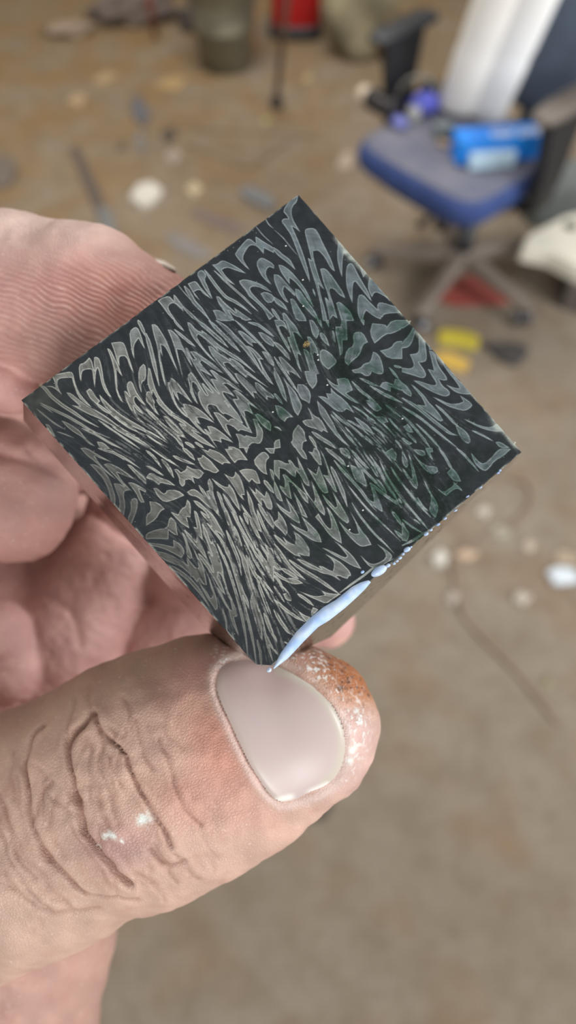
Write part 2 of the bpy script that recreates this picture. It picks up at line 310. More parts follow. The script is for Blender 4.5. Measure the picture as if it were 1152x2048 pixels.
PATTERN = """0 735,27 789,15 798,20 802,42 814,25 817,28 823,51 835,82 824,94 811,65 799,78 799,50 792,39 782,35 767,39 743,50 738,67 735,92 731,70 731,37
0 661,15 673,22 691,21 699,31 714,66 720,93 705,72 692,49 682,44 672,43 669,65 673,101 664,81 662,60 662,35
39 654,31 658,69 663,111 668,144 670,179 673,202
0 609,9 625,7 630,15 628,30 614,36 608,60 595,94 596,64 603,32
52 634,13 632,37 628,75 628,113 640,137 648,166 653,195
32 631,53 628,68 624,85
0 570,17 590,22 593,30 591,47 592,69 593,92 585,68 586,52 577,47 567,46 566,62 565,77 562,57 565,44
68 558,16 555,41 548,69 550,99 548,139
0 471,5 488,6 505,13 506,24 506,34 517,18 520,20 518,42 517,62 521,85 524,121 514,109 512,82 512,61 507,74 506,57 504,39 496,33 483,35 477,47 473,81 468,73 468,49 471,26
0 763,86 784,81 792,91 802,120 793,130 787,117 773,119 760,131 756,163 751,149 751,119
0 690,98 704,102 720,121 737,150 741,181 731,163 720,142 707,132 695,136 695,165 697,192 699,239 681,239 689,206 687,179 683,155 682,149 686,132 686,108
0 713,164 727,166 740,191 729,204 714,201 709,188
0 608,94 615,99 614,120 618,144 624,185 611,171 609,145 602,181 592,169 597,140 600,113
0 574,119 587,128 594,143 595,176 563,151 571,132
0 626,149 632,171 642,208 622,197 620,170
14 836,-2 834,34 840,77
18 874,-3 869,18 872,38
11 546,5 545,25 545,95
0 929,12 960,1 978,-5 995,3 980,16 960,18 944,32 935,50 931,69 927,91 923,73 919,64 909,95 891,145 866,198 848,225 856,199 870,159 888,113 900,80 903,52 904,34 915,31 927,40 929,27
0 940,95 951,95 968,107 967,126 959,150 952,178 942,213 928,243 924,229 933,194 933,170 929,163 918,157 904,176 880,226 872,249 867,267 865,252 866,241 847,273 828,314 811,343 801,335 827,296 850,254 862,229 877,194 893,164 896,178 915,142 928,117
0 899,211 912,218 913,242 908,281 905,305 898,323 890,302 891,281 883,273 873,280 860,312 845,343 839,356 835,340 818,345 836,315 852,285 855,288 854,304 869,277 877,253
0 867,318 878,320 881,342 883,364 873,390 844,369 857,340
0 998,179 1001,206 971,227 933,269 942,248 963,212
0 962,254 980,249 986,259 977,287 970,320 965,350 953,378 953,354 955,322 956,303 948,301 932,316 905,347 912,327 926,295
0 1001,267 1002,301 982,308 989,291
0 982,329 1000,317 1006,339 1006,373 1007,421 998,402 987,369 977,361 962,369 969,345
0 933,339 947,345 947,371 950,407 954,424 938,435 928,416 922,388 909,393 893,406 890,391 903,371
0 961,394 973,395 988,418 1012,447 1001,459 977,441 956,429 945,434 950,407
72 833,80 835,111 842,137 840,168
0 811,129 820,138 827,164 827,203 823,242 807,289 808,268 815,227 815,193 810,177 798,193 799,177 802,149
0 782,143 793,155 793,189 793,223 786,230 784,208 781,188 766,198 759,233 753,224 755,198 769,158
0 802,213 810,223 805,257 803,294 793,329 787,307 787,273 785,246 791,225
0 770,227 779,233 772,266 769,293 763,306 740,288 752,259
0 738,194 744,211 746,233 741,251 733,228 728,205
0 724,246 731,250 728,278 712,266
48 709,217 706,240 705,261
13 871,41 876,74 874,115 874,149
23 842,244 838,253 833,266
0 107,-5 134,8 155,19 154,30 144,46 133,74 131,104 132,132 124,111 123,86 136,52 145,34 125,19 113,15 104,22 97,37 93,56 91,36 86,20 72,9 88,18 93,30 103,13
55 63,-6 70,12 68,42 75,80 85,112 94,148 110,187
0 183,16 199,22 218,18 218,29 208,48 205,57 227,26 234,27 238,38 223,67 205,94 197,116 191,144 187,129 193,101 214,64 217,54 205,61 174,94 182,80 202,51 198,44 183,36 173,40 157,58 161,47
0 273,27 278,35 271,61 266,81 253,115 253,103 254,88 231,118 214,142 206,176 204,159 217,128 246,90 262,58
0 292,22 300,26 318,38 317,51 307,72 294,103 283,127 286,109 299,76 286,66 278,70 265,89 270,72 282,48
0 351,27 372,25 377,33 371,52 352,93 354,76 359,57 341,62 328,72 311,96 318,77 336,50
55 392,15 387,36 377,66
0 301,125 321,122 321,133 296,162 282,159 262,184 272,160
0 247,140 258,136 264,143 254,170 251,192 249,219 243,201 244,182 237,181 229,195 230,216 227,234 221,217 222,198 211,221 214,260 205,237 207,206 218,170 229,150 234,152 232,172 238,153
0 150,87 162,87 164,96 160,115 161,132 152,133 158,154 162,182 152,170 147,149 147,125 144,111
0 171,116 172,133 174,167 181,205 194,240 205,270 199,277 184,248 171,222 165,192 160,160 163,134
0 107,57 115,67 119,91 125,120 135,144 146,177 153,215 164,249 172,267 155,250 142,210 128,171 113,143 101,112 94,93 109,111 108,94 105,71
29 131,149 140,185 156,234 173,284 182,320
32 122,170 133,216 147,268 156,304
29 156,157 163,203 172,239 193,284
35 139,208 156,258 174,306
32 156,165 169,196 176,234 189,289
42 34,37 46,69 66,113 77,146 87,179 113,230
26 16,45 20,72 26,106 37,138
0 45,110 53,123 62,150 65,169 62,186 68,224 59,208 57,179 49,156 45,133
35 73,161 91,198 104,241 119,274
0 80,215 92,228 94,253 73,236
21 16,127 29,148 40,171
0 6,91 13,99 8,123 3,139 0,124
16 31,41 37,61 42,82
64 384,58 366,98 346,136 313,198
0 413,48 423,55 420,82 413,114 399,149 381,196 385,175 396,138 400,120 395,108 376,138 382,119 367,140 355,163 326,211 334,188 358,145 385,104 397,76
0 438,86 446,94 448,124 438,150 437,174 420,214 423,192 432,157 424,150 421,145 403,177 380,220 389,198 414,148 428,117
48 453,97 457,128 461,151 466,172
40 470,75 469,95 471,118
0 495,103 501,110 499,135 512,158 513,200 507,225 506,199 501,166 496,148 487,151 481,180 481,208 481,246 475,216 476,171 477,147 485,121
58 510,146 514,180 516,211 528,249 539,283 547,333
64 519,114 525,143 529,171 534,204 536,230
64 546,135 547,169 550,204 552,239 554,261
0 444,173 456,181 460,200 469,228 475,262 476,281 464,257 457,227 453,213 446,214 444,233 446,268 438,249 432,232 428,270 428,308 426,348 422,382 415,347 416,303 420,252 428,209 439,163 443,156 446,164 436,194 442,202
0 495,192 502,198 503,221 514,255 518,279 532,311 539,350 549,396 540,368 528,329 523,312 518,331 513,304 509,280 508,263 496,257 492,271 492,300 489,331 483,310 485,270 485,241 486,212
0 517,254 526,265 533,295 528,316 522,332 515,306 513,275
0 391,224 407,220 409,231 403,267 398,296 400,302 407,266 413,265 413,288 420,326 425,368 426,405 422,424 414,400 402,362 399,342 389,325 379,323 373,334 366,370 365,344 367,313 376,291 384,277 391,278 397,250 391,245 378,260 370,282 362,305 361,287 368,265 381,245
0 338,204 343,207 354,199 358,211 358,244 355,271 352,293 349,274 344,247 339,241 328,265 329,245 333,236 332,232 320,255 313,282 318,323 310,305 310,272 321,235
0 320,282 326,289 330,277 339,285 351,304 359,332 362,375 354,356 343,337 334,332 329,353 323,336 323,365 325,391 317,372 315,337 317,306
0 452,248 459,253 465,283 476,309 483,358 471,334 465,308 455,302 457,322 456,351 448,332 440,320 435,324 432,361 430,401 423,425 422,390 426,348 428,308 437,269 444,275 449,283
0 402,324 409,330 411,356 420,393 424,417 421,425 414,400 405,372 396,369 396,345
0 380,348 390,357 394,376 396,394 402,391 412,397 420,426 424,446 425,463 415,447 406,433 398,435 395,412 387,398 382,399 371,436 369,414 372,392
0 500,298 508,305 513,333 517,366 511,382 504,372 496,391 496,366 495,340 495,315
0 528,354 534,361 538,395 544,417 538,424 527,407 521,417 519,392 517,370
0 462,333 474,340 478,373 480,395 485,426 478,406 473,389 462,422 456,403 449,399 436,422 430,443 424,464 422,448 433,420 438,391 447,352 459,362 463,344
0 579,256 587,266 591,290 590,311 591,319 583,309 573,339 564,394 559,374 562,347 571,333 580,298
0 589,209 598,215 604,242 608,270 598,258 593,271 586,249
71 562,147 569,182 570,219 573,264 569,306 561,351
0 632,247 642,255 652,292 639,307 634,299 627,277
48 629,207 647,230 655,265 659,285
39 604,179 609,221 612,252 614,283 613,337
0 603,296 612,305 611,340 600,352 596,332
0 453,431 462,439 455,454 454,474 434,495 418,499 408,483 390,485 390,490 368,472 382,454 387,434 397,443 402,457 407,455 422,478 430,476 444,453
0 340,368 352,378 360,406 364,430 365,450 355,431 346,418 340,430 334,417 325,409 321,437 322,413 328,368 332,373 334,390
0 324,139 327,145 311,173 297,204 290,239 292,274 301,306 288,275 283,238 286,216 292,196 280,207 287,187 295,169
0 274,189 283,192 277,213 274,226 265,232 258,263 255,244 258,222 255,211
64 282,223 285,260 287,286
55 281,273 297,315 304,349 313,377
81 286,314 293,353 302,389 316,429
0 265,269 273,279 275,309 277,339 273,353 262,328 260,298
58 242,226 245,260 247,291 254,313
32 241,265 248,312 253,353
32 216,258 225,293 227,337
26 203,272 214,301 225,339
26 195,282 204,318 217,349
64 252,307 255,346 249,376
48 263,365 269,381 273,395
42 284,382 288,396 292,410
42 252,299 258,329 273,357
0 466,425 475,429 479,448 485,474 468,490 462,468 461,450
0 347,450 359,460 362,470 343,455
0 692,247 714,264 703,294 701,275 689,270 681,293 676,328 665,352 665,336 674,296 684,266
0 717,266 729,276 729,301 723,318 719,344 718,314 710,308 702,327 692,348 683,375 679,363 664,385 651,415 654,394 667,367 675,343 688,309 696,314 707,292
0 771,308 780,315 777,338 771,355 749,365 751,344 762,326
0 789,322 798,329 785,351 786,337
0 808,337 816,343 801,362
0 769,357 778,361 775,384 765,405 761,385 763,366
0 819,371 830,380 846,367 856,375 819,422 807,413 782,444 771,444 784,425 796,404 805,386
0 803,372 806,378 786,409 786,396
0 769,464 799,442 823,447 843,419 856,419 870,432 862,464 846,460 816,479 787,478 770,482
0 884,447 910,429 938,455 937,463 963,457 999,485 969,496 934,488 921,478 875,479
0 889,399 899,407 886,419
0 873,505 903,519 926,512 944,523 908,564 876,539
0 769,498 794,509 811,505 828,514 855,495 861,506 859,526 839,561 829,562 816,548 813,537 798,544 786,533 786,523 768,509
0 734,343 741,350 735,382 724,403 719,390 707,394 689,443 689,448 680,444 665,466 643,470 644,446 660,416 671,425 686,394 700,363 706,370 707,389 722,367
0 731,400 745,398 754,418 754,447 747,455 717,455 712,427
0 630,338 637,343 639,375 641,401 637,428 632,402 624,388 618,399 618,375 622,356
71 648,297 652,321 652,346 649,366
42 620,330 615,364 611,398 606,432 603,459
0 600,352 593,384 582,417 560,456 560,437 571,405 581,375
0 600,391 598,417 599,431 598,451 592,472 586,492 558,504 558,487 573,456 582,438 591,420
0 618,433 635,447 631,478 607,498 605,486 597,471 605,448
48 549,412 548,432 547,452
0 528,440 539,452 544,479 545,499 532,489 517,494 514,480 515,465
0 696,470 700,498 708,509 717,491 744,507 738,528 732,545 710,540 720,588 710,574 701,546 694,515 690,495
0 641,496 654,508 659,521 665,504 675,515 687,499 685,516 695,553 690,600 680,575 666,577 653,562 648,533
0 596,502 597,509 593,529 603,552 597,577 592,596 586,580 580,584 573,566 556,542 557,524 569,527 583,538 589,524
0 631,503 631,524 632,537 627,558 622,588 616,602 613,627 612,648 605,617 605,587 608,560 610,541 619,523
0 514,531 542,524 543,550 533,563 529,576 517,571 504,585 488,573 491,550 500,549
64 558,564 566,598 575,622 579,646
48 544,568 542,592 536,611
42 643,554 645,590 657,625 663,668 670,708
48 634,560 634,602 630,646 630,685
32 642,613 640,654 641,692
35 606,596 608,632 613,666
0 682,607 690,626 697,657 692,683 681,657 679,630
39 660,602 674,635 680,677
64 710,633 714,648 719,662
0 770,528 782,542 797,579 802,588 784,569 773,543
0 800,586 820,580 837,607 851,597 862,609 855,647 843,637 825,606 815,617 805,599
48 747,523 748,562 754,584 757,620 760,640
42 779,565 791,600 806,633 820,666
35 786,592 798,623 820,662
0 740,590 755,602 760,640 741,637 737,608
0 732,647 753,663 749,682 732,672
35 777,636 782,670 789,697
32 758,672 757,697 759,724
29 722,600 729,641 735,688 736,731
26 670,669 674,703 681,725
35 729,734 730,752 725,769
29 699,578 711,613 716,656
35 702,661 712,690 705,727
0 860,557 864,568 863,593 859,607 855,587
39 875,564 881,573 890,584
0 457,518 473,523 458,544 442,535
23 484,486 492,496 493,510
0 982,480 1002,487 1009,497 993,498 969,496
0 941,526 971,523 1004,510 1007,521 986,531 968,543 947,550 929,540
0 1002,535 1008,548 995,568 978,594 961,614 944,607 940,602 936,638 927,648 915,645 902,624 881,594 890,584 908,603 923,602 931,582 935,568 955,580 968,573 987,549
0 1007,564 1011,580 999,599 990,594
0 988,595 998,607 984,632 977,657 976,686 970,695 960,689 953,677 947,698 954,725 946,734 932,730 917,707 901,670 890,633 904,647 918,671 931,686 939,683 942,664 947,634 959,650 973,624
0 1010,608 1009,627 998,644 997,677 995,715 1002,737 1011,757 1011,775 994,770 977,755 965,738 961,718 958,703 971,726 983,738 988,718 989,671 996,634
0 902,706 912,722 925,752 946,769 965,775 969,754 974,768 981,795 975,802 950,800 935,781 920,759 908,727
0 877,638 882,651 885,688 882,711 884,734 883,759 879,779 869,776 863,747 856,721 849,694 862,708 868,713 876,689 876,664
0 860,617 864,633 861,660 852,666 846,653 843,637
42 893,729 898,763 899,802 903,827
0 897,814 908,831 910,859 900,880 888,878 883,854
55 829,652 845,699 857,769 868,821 882,840
42 811,672 830,725 842,795 857,868
42 794,692 798,726 797,767 796,797 793,820
0 774,719 790,721 789,736 787,751 773,740
35 810,737 814,777 815,816 816,839
48 749,742 753,766 761,773
42 770,737 773,769 771,781
0 930,814 938,827 954,860 976,886 1002,887 1012,902 1014,925 989,912 969,893 950,865 938,838
0 1009,832 1015,843 1012,871 1014,899 1005,883 1001,854
32 926,856 942,889 954,920
0 957,927 969,934 979,967 956,948
0 1009,955 1017,967 1012,984 1000,985 1004,965
0 34,201 48,212 58,245 74,286 59,262 49,242 45,271 49,307 50,328 42,297 40,258 33,225
39 70,231 87,257 97,273 103,302
0 93,249 99,270 112,301 121,350 111,321 98,281
0 24,252 36,263 41,284 39,314 29,339 18,366 -4,388 -3,373 13,346 24,314 26,284
0 52,276 64,280 75,299 83,326 89,360 75,336 65,315 60,340 62,383 54,360 54,310
0 100,315 108,324 108,343 115,377 103,391 100,361
0 38,334 51,345 60,376 47,368 36,377 22,402 0,420 -2,402 19,383 28,359
0 69,356 79,363 94,401 88,408 80,389 73,407 67,427 58,420 67,391
0 42,398 56,400 58,411 37,431 14,444 0,452 -1,435 26,421
23 -4,183 -6,213 3,257 0,283 2,313
0 -8,466 1,470 -2,491 -7,483
0 -5,489 1,511 -6,509
42 166,316 170,344 166,382
55 182,362 182,391 173,424
23 179,319 191,370 205,410
48 212,374 224,401 242,431
58 247,374 251,398 250,422
19 196,374 199,388 202,403
39 137,350 148,375 156,402
0 128,371 138,377 142,395 157,419 162,444 147,426 137,411 128,414 125,393 115,377
0 111,411 120,417 121,439 129,443 137,438 159,458 163,480 132,472 108,461 105,438
0 79,433 95,450 97,476 84,473 60,483 28,480 48,456 65,458
0 104,491 114,511 134,503 144,507 161,494 161,509 135,538 128,530 112,560 105,536 103,510
0 87,505 95,504 98,522 86,537 75,556 68,542 66,528 49,547 27,526 3,508 13,496 44,506 67,521
0 189,405 198,412 197,424 213,428 223,420 229,437 243,449 245,465 224,471 214,454 206,474 206,455 192,448 184,458 174,458 174,446 186,431
0 259,421 268,428 277,423 283,449 282,469 282,487 268,486 260,467 250,455
0 285,405 295,425 302,422 314,441 320,462 320,491 307,477 301,480 293,456 290,446 287,435
0 335,449 347,459 366,470 365,490 363,514 345,495 330,497 330,479 333,464
0 378,480 387,488 373,497
0 371,526 396,520 415,522 418,538 414,547 403,546 387,562 378,580 370,565
0 423,517 445,535 433,545 425,539 424,530
0 325,522 341,527 361,547 356,566 346,587 337,579 336,562 325,565 323,548
0 175,477 193,480 200,496 204,532 197,559 193,554 190,529 187,505 175,491
0 237,489 247,487 243,507 228,523 214,557 202,580 203,552 212,522 216,509 225,512
0 252,489 255,504 262,530 271,538 278,532 277,555 263,589 251,612 252,588 256,555 255,533 250,516
0 287,501 295,524 306,525 315,516 316,537 302,568 291,585 285,578 279,594 278,572 285,541
48 212,483 207,518 201,558 198,585
48 239,528 234,548 224,569 214,594
42 247,543 242,572 237,605 226,637
0 306,575 296,612 282,634 275,661 257,696 253,680 242,712 238,689 248,659 256,645 260,612 267,597 265,620 263,651 278,618
0 316,570 317,588 318,601 327,588 329,607 331,624 345,613 344,627 331,657 321,664 313,654 320,632 319,623 307,640 308,618
64 360,586 359,610 357,633
0 394,570 399,584 380,606 383,592
0 308,655 309,673 304,694 291,708 294,685
64 304,627 297,659 294,685 289,710
48 289,639 277,671 264,710 258,747
0 172,506 181,517 184,541 187,580 180,607 175,640 157,661 168,630 164,606 173,577 176,546 170,525
55 167,542 169,573 166,604 168,630
42 159,579 159,622 155,664 146,702
0 155,529 158,539 144,569 130,590 119,610 117,591 113,600 106,627 93,657 95,631 100,602 117,587 123,561 129,573
58 148,572 135,606 122,641 105,684 92,718
55 99,555 97,591 97,620 92,653
0 90,554 92,566 80,593 67,627 58,628 57,611 72,598
0 58,556 63,571 65,588 59,604 42,610 34,587 21,556 -7,520 -3,516 23,541 46,573
64 -1,550 19,582 34,624 38,652 40,678
0 52,617 54,633 53,657 63,664 83,612 78,637 67,668 56,691 26,666 42,638
55 85,630 82,665 80,695
0 108,637 112,649 108,662 105,684 83,715 80,700 92,677
32 -2,593 8,622 12,650
64 226,571 211,608 195,644 181,690
42 232,597 224,639 215,678 209,713 197,745
48 241,620 230,661 223,697 212,728
48 186,628 171,673 158,712 134,753
64 152,658 145,693 134,725 125,750
64 190,656 177,699 164,737 150,772
35 210,669 198,717 187,761 180,793
32 142,641 129,684 115,729
48 207,724 199,771 194,805
42 218,721 209,759 202,791
48 135,627 122,665 99,720
42 210,632 199,664 178,712
48 256,621 251,637 243,655
39 231,716 227,753 223,787
0 243,721 244,739 250,756 219,792 223,763 229,760
0 490,571 504,582 502,602 494,618 487,607 488,586
0 512,602 520,612 531,604 538,614 529,636 515,656 509,649 511,642 510,633 513,615
0 420,560 434,572 438,587 448,595 450,585 457,588 454,617 434,636 429,621 427,599 417,587 394,614 395,598 395,589
0 478,591 473,611 466,635 457,665 448,681 441,669 448,642 449,622 453,608 459,625
0 478,634 481,652 485,667 507,652 499,675 487,707 477,728 465,723 466,698 473,666
0 542,619 538,639 524,675 511,709 497,744 492,736 497,711 499,679 509,692 524,670
64 533,675 524,708 509,755 491,794
64 556,624 563,655 567,684 566,704
0 588,650 605,664 598,688 589,693 585,673 580,665
48 552,667 550,708 552,744 553,782 548,821 547,858
0 558,795 553,820 559,833 569,821 585,787 587,802 577,832 569,855 559,870 553,854 549,834
29 534,750 532,786 531,831 534,876 539,923 542,968
35 509,793 501,836 499,877 499,911 503,944 504,982
0 411,607 418,610 419,647 423,675 425,698 412,717 409,701 414,672 417,645 411,632 384,677 379,664 379,635 384,625 390,640 404,626
0 443,646 434,672 429,697 426,724 436,720 463,670 457,694 445,731 434,764 424,772 421,749 426,715 426,682
0 382,604 375,631 361,666 353,656 359,631
0 344,656 348,680 354,702 359,702 375,661 372,691 367,725 356,745 349,731 343,701 339,677
0 335,726 344,752 356,776 363,772 373,730 376,762 379,798 367,825 352,809 344,781 335,753
0 376,687 371,716 376,729 402,662 397,696 390,723 383,747 374,727 372,700
0 460,719 462,745 462,774 472,775 488,733 484,759 477,796 470,828 459,831 453,809 453,780 453,746
0 446,755 446,774 437,808 421,845 408,864 400,840 398,818 401,787 401,758 415,756 408,788 409,810 416,812 431,791
0 445,808 446,841 453,866 465,874 478,847 489,806 484,835 476,874 477,897 471,921 448,910 441,898 438,868 439,839
0 304,694 318,697 332,678 330,707 323,726 315,740 302,746 302,725 298,701
0 294,741 295,765 305,782 322,767 327,748 334,773 330,815 314,833 296,812 285,777
64 279,723 282,766 289,801 295,817
55 262,742 258,775 253,813 255,844 256,862
0 256,749 251,774 242,800 240,786 246,761
0 233,775 230,814 219,792
42 263,805 271,840 282,875 290,899
55 283,817 299,856 312,888 323,909
0 316,872 325,888 336,908 352,897 357,884 352,855 361,875 370,903 371,921 372,943 366,951 315,908
0 357,836 369,856 388,902 397,901 399,869 397,844 404,873 409,907 406,934 402,955 388,931 379,902 368,872
0 427,924 428,948 434,964 448,973 478,978 488,961 484,928 493,956 497,981 488,990 449,987 427,972 423,953
55 581,886 580,911 575,936
0 550,930 560,954 550,966 546,950
42 601,699 594,735 576,780
0 580,707 591,729 585,770 572,785 565,763 560,754 568,727
39 642,720 636,761 625,807 619,853 613,879
32 654,750 640,795 635,825 629,861 628,882
29 666,786 659,818 654,848
42 673,719 680,750 682,786 682,821
48 588,781 592,810 599,846 609,879 610,897
0 609,782 614,795 612,822 603,839 600,816
48 611,677 609,718 614,752
39 638,695 631,732 629,764
0 621,749 630,752 621,787 614,781
42 599,701 599,740 602,784 603,832
0 706,746 705,771 688,780 683,761 682,743
32 622,869 620,878 619,888
0 727,767 721,788 711,814 699,817 698,799
0 733,787 729,803 715,834 693,876 680,883 677,867 682,837 689,809 692,820 687,850 695,852
0 743,797 743,827 751,853 771,869 765,884 746,881 738,862 738,828
0 752,788 775,811 769,823 758,820 751,804
0 782,808 798,820 792,831 784,826 775,851 774,831
42 813,833 810,865 803,893 800,917
0 783,903 804,902 805,925 797,949 782,936 781,918
39 854,866 859,896 859,926 858,962
0 879,903 878,924 879,943 887,954 914,954 946,949 961,953 980,972 943,973 920,967 886,974 872,971 865,948 868,925
0 716,869 714,889 704,924 701,947 693,966 666,982 664,955 683,941 699,928 705,903
35 658,843 657,885 655,935 657,972
29 666,903 660,934 664,955
35 628,878 628,921 627,967 627,996
0 726,890 728,913 734,940 754,943 775,944 779,934 784,968 780,973 776,957 754,952 735,954 729,936
32 589,922 593,946 599,969 610,995
0 584,927 579,952 578,968 556,980 547,968
23 614,943 618,955 620,969
39 537,980 572,989 608,993 632,1000 665,1002
71 0,563 15,596 32,627 35,655 31,688
64 -7,590 10,625 19,665 19,706 11,761
0 56,615 52,640 51,664 64,658 77,629 77,653 63,682 45,712 38,706 41,684 30,689 30,670 41,643
0 66,689 60,709 47,743 36,765 25,781 16,781 20,760 23,734 33,694 33,718 28,747 38,747 50,721
0 84,635 82,665 82,702 83,715 72,751 65,766 63,748 70,716 76,681
0 110,656 106,674 97,699 94,716 90,701
32 113,675 94,721 69,773 66,800
32 62,735 55,761 48,788 45,815
0 77,764 68,797 52,832 41,828 18,878 20,862 29,833 46,799 51,812
26 34,788 21,819 -10,862
19 11,855 1,875 -15,889
42 135,677 116,723 91,780 62,837 30,892 -10,948
42 137,703 116,756 92,806 61,870 34,920 -8,982
0 144,709 123,762 109,791 104,816 88,839 93,815 108,778 132,728
64 172,709 155,748 130,805 113,848
55 182,717 167,762 158,804
0 128,807 113,848 91,887 58,929 60,914 81,870 100,825
39 49,917 32,951 1,990
39 111,855 83,905 54,962 41,992
48 158,791 135,850 113,914
35 168,788 156,835 150,875
39 77,916 68,946 63,974
55 112,872 97,913 86,949
39 193,726 185,765 182,800
35 168,779 168,817 168,850
42 213,751 208,780 203,809
23 198,772 193,797 189,826
0 222,759 228,781 189,826 197,792
23 -8,659 -6,693 -7,737 -7,769
0 228,781 234,798 230,814 218,802 218,793
55 255,778 252,810 255,845 261,877
64 232,809 241,837 248,862
48 210,802 213,826 226,854
0 215,834 236,847 245,861 250,880 228,866 217,846
42 203,809 203,834 193,863
0 187,866 196,870 201,841 203,867 197,892 191,896 182,886
39 183,833 178,858 175,887
48 158,862 163,903 172,940 182,966
0 188,929 192,949 202,966 184,968 185,943
55 139,883 131,921 128,952 132,976
32 92,938 89,947 86,957
32 66,968 65,976 64,987
0 225,886 238,911 252,932 275,945 275,928 283,945 298,961 310,971 280,967 260,966 250,945 235,915
48 218,892 226,920 230,948
0 210,957 226,949 233,964 207,966
55 264,803 273,848 290,899 299,936 308,973
0 348,899 369,899 372,919 372,944 353,951 344,937 337,914
48 316,872 326,896 335,942
42 283,817 296,859 321,901
23 101,970 103,976 106,983
35 310,967 353,970 392,974 433,975 466,986 494,993"""

def raster_pattern(N):
    """light figure of the etched mosaic steel on an N x N grid; returns coverage and thin-line masks"""
    big = np.zeros((N, N), bool); thin = np.zeros((N, N), bool)
    def fill(poly, dest):
        x = poly[:, 0]; y = poly[:, 1]
        i0, i1 = max(int(y.min()), 0), min(int(y.max()) + 1, N - 1)
        j0, j1 = max(int(x.min()), 0), min(int(x.max()) + 1, N - 1)
        if i1 < i0 or j1 < j0: return
        gx = np.arange(j0, j1 + 1) + 0.5
        for i in range(i0, i1 + 1):
            yy = i + 0.5
            y2 = np.roll(y, -1); x2 = np.roll(x, -1)
            k = (y <= yy) != (y2 <= yy)
            if not k.any(): continue
            xs = np.sort(x[k] + (yy - y[k]) / (y2[k] - y[k]) * (x2[k] - x[k]))
            for a, b in zip(xs[::2], xs[1::2]):
                dest[i, max(int(round(a)), 0):max(int(round(b)), 0)] = True
    for ln in PATTERN.split('\n'):  # traced lines also hold a painted glint along the left edge
        t = ln.split()
        w = int(t[0]); q = np.array([[float(c) for c in p.split(',')] for p in t[1:]]) / 1000.0 * N
        if w == 0:
            # Chaikin smoothing once, keeping sharp tips
            out = []
            n = len(q)
            for i in range(n):
                a, b, c = q[i - 1], q[i], q[(i + 1) % n]
                e0, e1 = b - a, c - b
                cs = (e0 @ e1) / (np.linalg.norm(e0) * np.linalg.norm(e1) + 1e-9)
                if cs < 0.25: out.append(b)
                else:
                    out.append(b - 0.25 * e0); out.append(b + 0.25 * e1)
            fill(np.array(out), big)
        else:
            r = w / 10000.0 * N * 0.86
            # dense points along a smoothed line
            tt = np.linspace(0, len(q) - 1, 8 * (len(q) - 1) + 1)
            x = np.interp(tt, range(len(q)), q[:, 0]); y = np.interp(tt, range(len(q)), q[:, 1])
            for _ in range(6):
                x[1:-1] = 0.25 * x[:-2] + 0.5 * x[1:-1] + 0.25 * x[2:]; y[1:-1] = 0.25 * y[:-2] + 0.5 * y[1:-1] + 0.25 * y[2:]
            s = np.linspace(0, 1, len(x))
            wd = r * np.clip(np.minimum(s / 0.25 + 0.3, (1 - s) / 0.35 + 0.12), 0, 1)
            dx, dy = np.gradient(x), np.gradient(y); nn = np.hypot(dx, dy) + 1e-9
            nx, ny = -dy / nn, dx / nn
            poly = np.concatenate([np.stack([x + nx * wd, y + ny * wd], 1), np.stack([x - nx * wd, y - ny * wd], 1)[::-1]])
            fill(poly, thin if w < 26 else big)
    # local grain direction, from every outline edge and line piece (double-angle average)
    G = 48; acc = np.zeros((G, G, 2)); gy, gx = np.mgrid[0:G, 0:G] / (G - 1.0)
    for ln in PATTERN.split('\n'):
        q = np.array([[float(c) for c in p.split(',')] for p in ln.split()[1:]]) / 1000.0
        e = np.diff(q, axis=0); l = np.hypot(e[:, 0], e[:, 1]); th = 2 * np.arctan2(e[:, 1], e[:, 0]); m = (q[1:] + q[:-1]) / 2
        for k in range(len(e)):
            wgt = l[k] ** 2 * np.exp(-((gx - m[k, 0]) ** 2 + (gy - m[k, 1]) ** 2) / 0.0032)
            acc[..., 0] += wgt * math.cos(th[k]); acc[..., 1] += wgt * math.sin(th[k])
    return big, thin, acc

def vnoise(x, y, seed):
    """smooth value noise on arrays"""
    r = np.random.default_rng(seed).random((64, 64))
    xi, yi = np.floor(x).astype(int), np.floor(y).astype(int)
    fx, fy = x - xi, y - yi
    fx = fx * fx * (3 - 2 * fx); fy = fy * fy * (3 - 2 * fy)
    g = lambda a, b: r[b % 64, a % 64]
    return (g(xi, yi) * (1 - fx) + g(xi + 1, yi) * fx) * (1 - fy) + (g(xi, yi + 1) * (1 - fx) + g(xi + 1, yi + 1) * fx) * fy

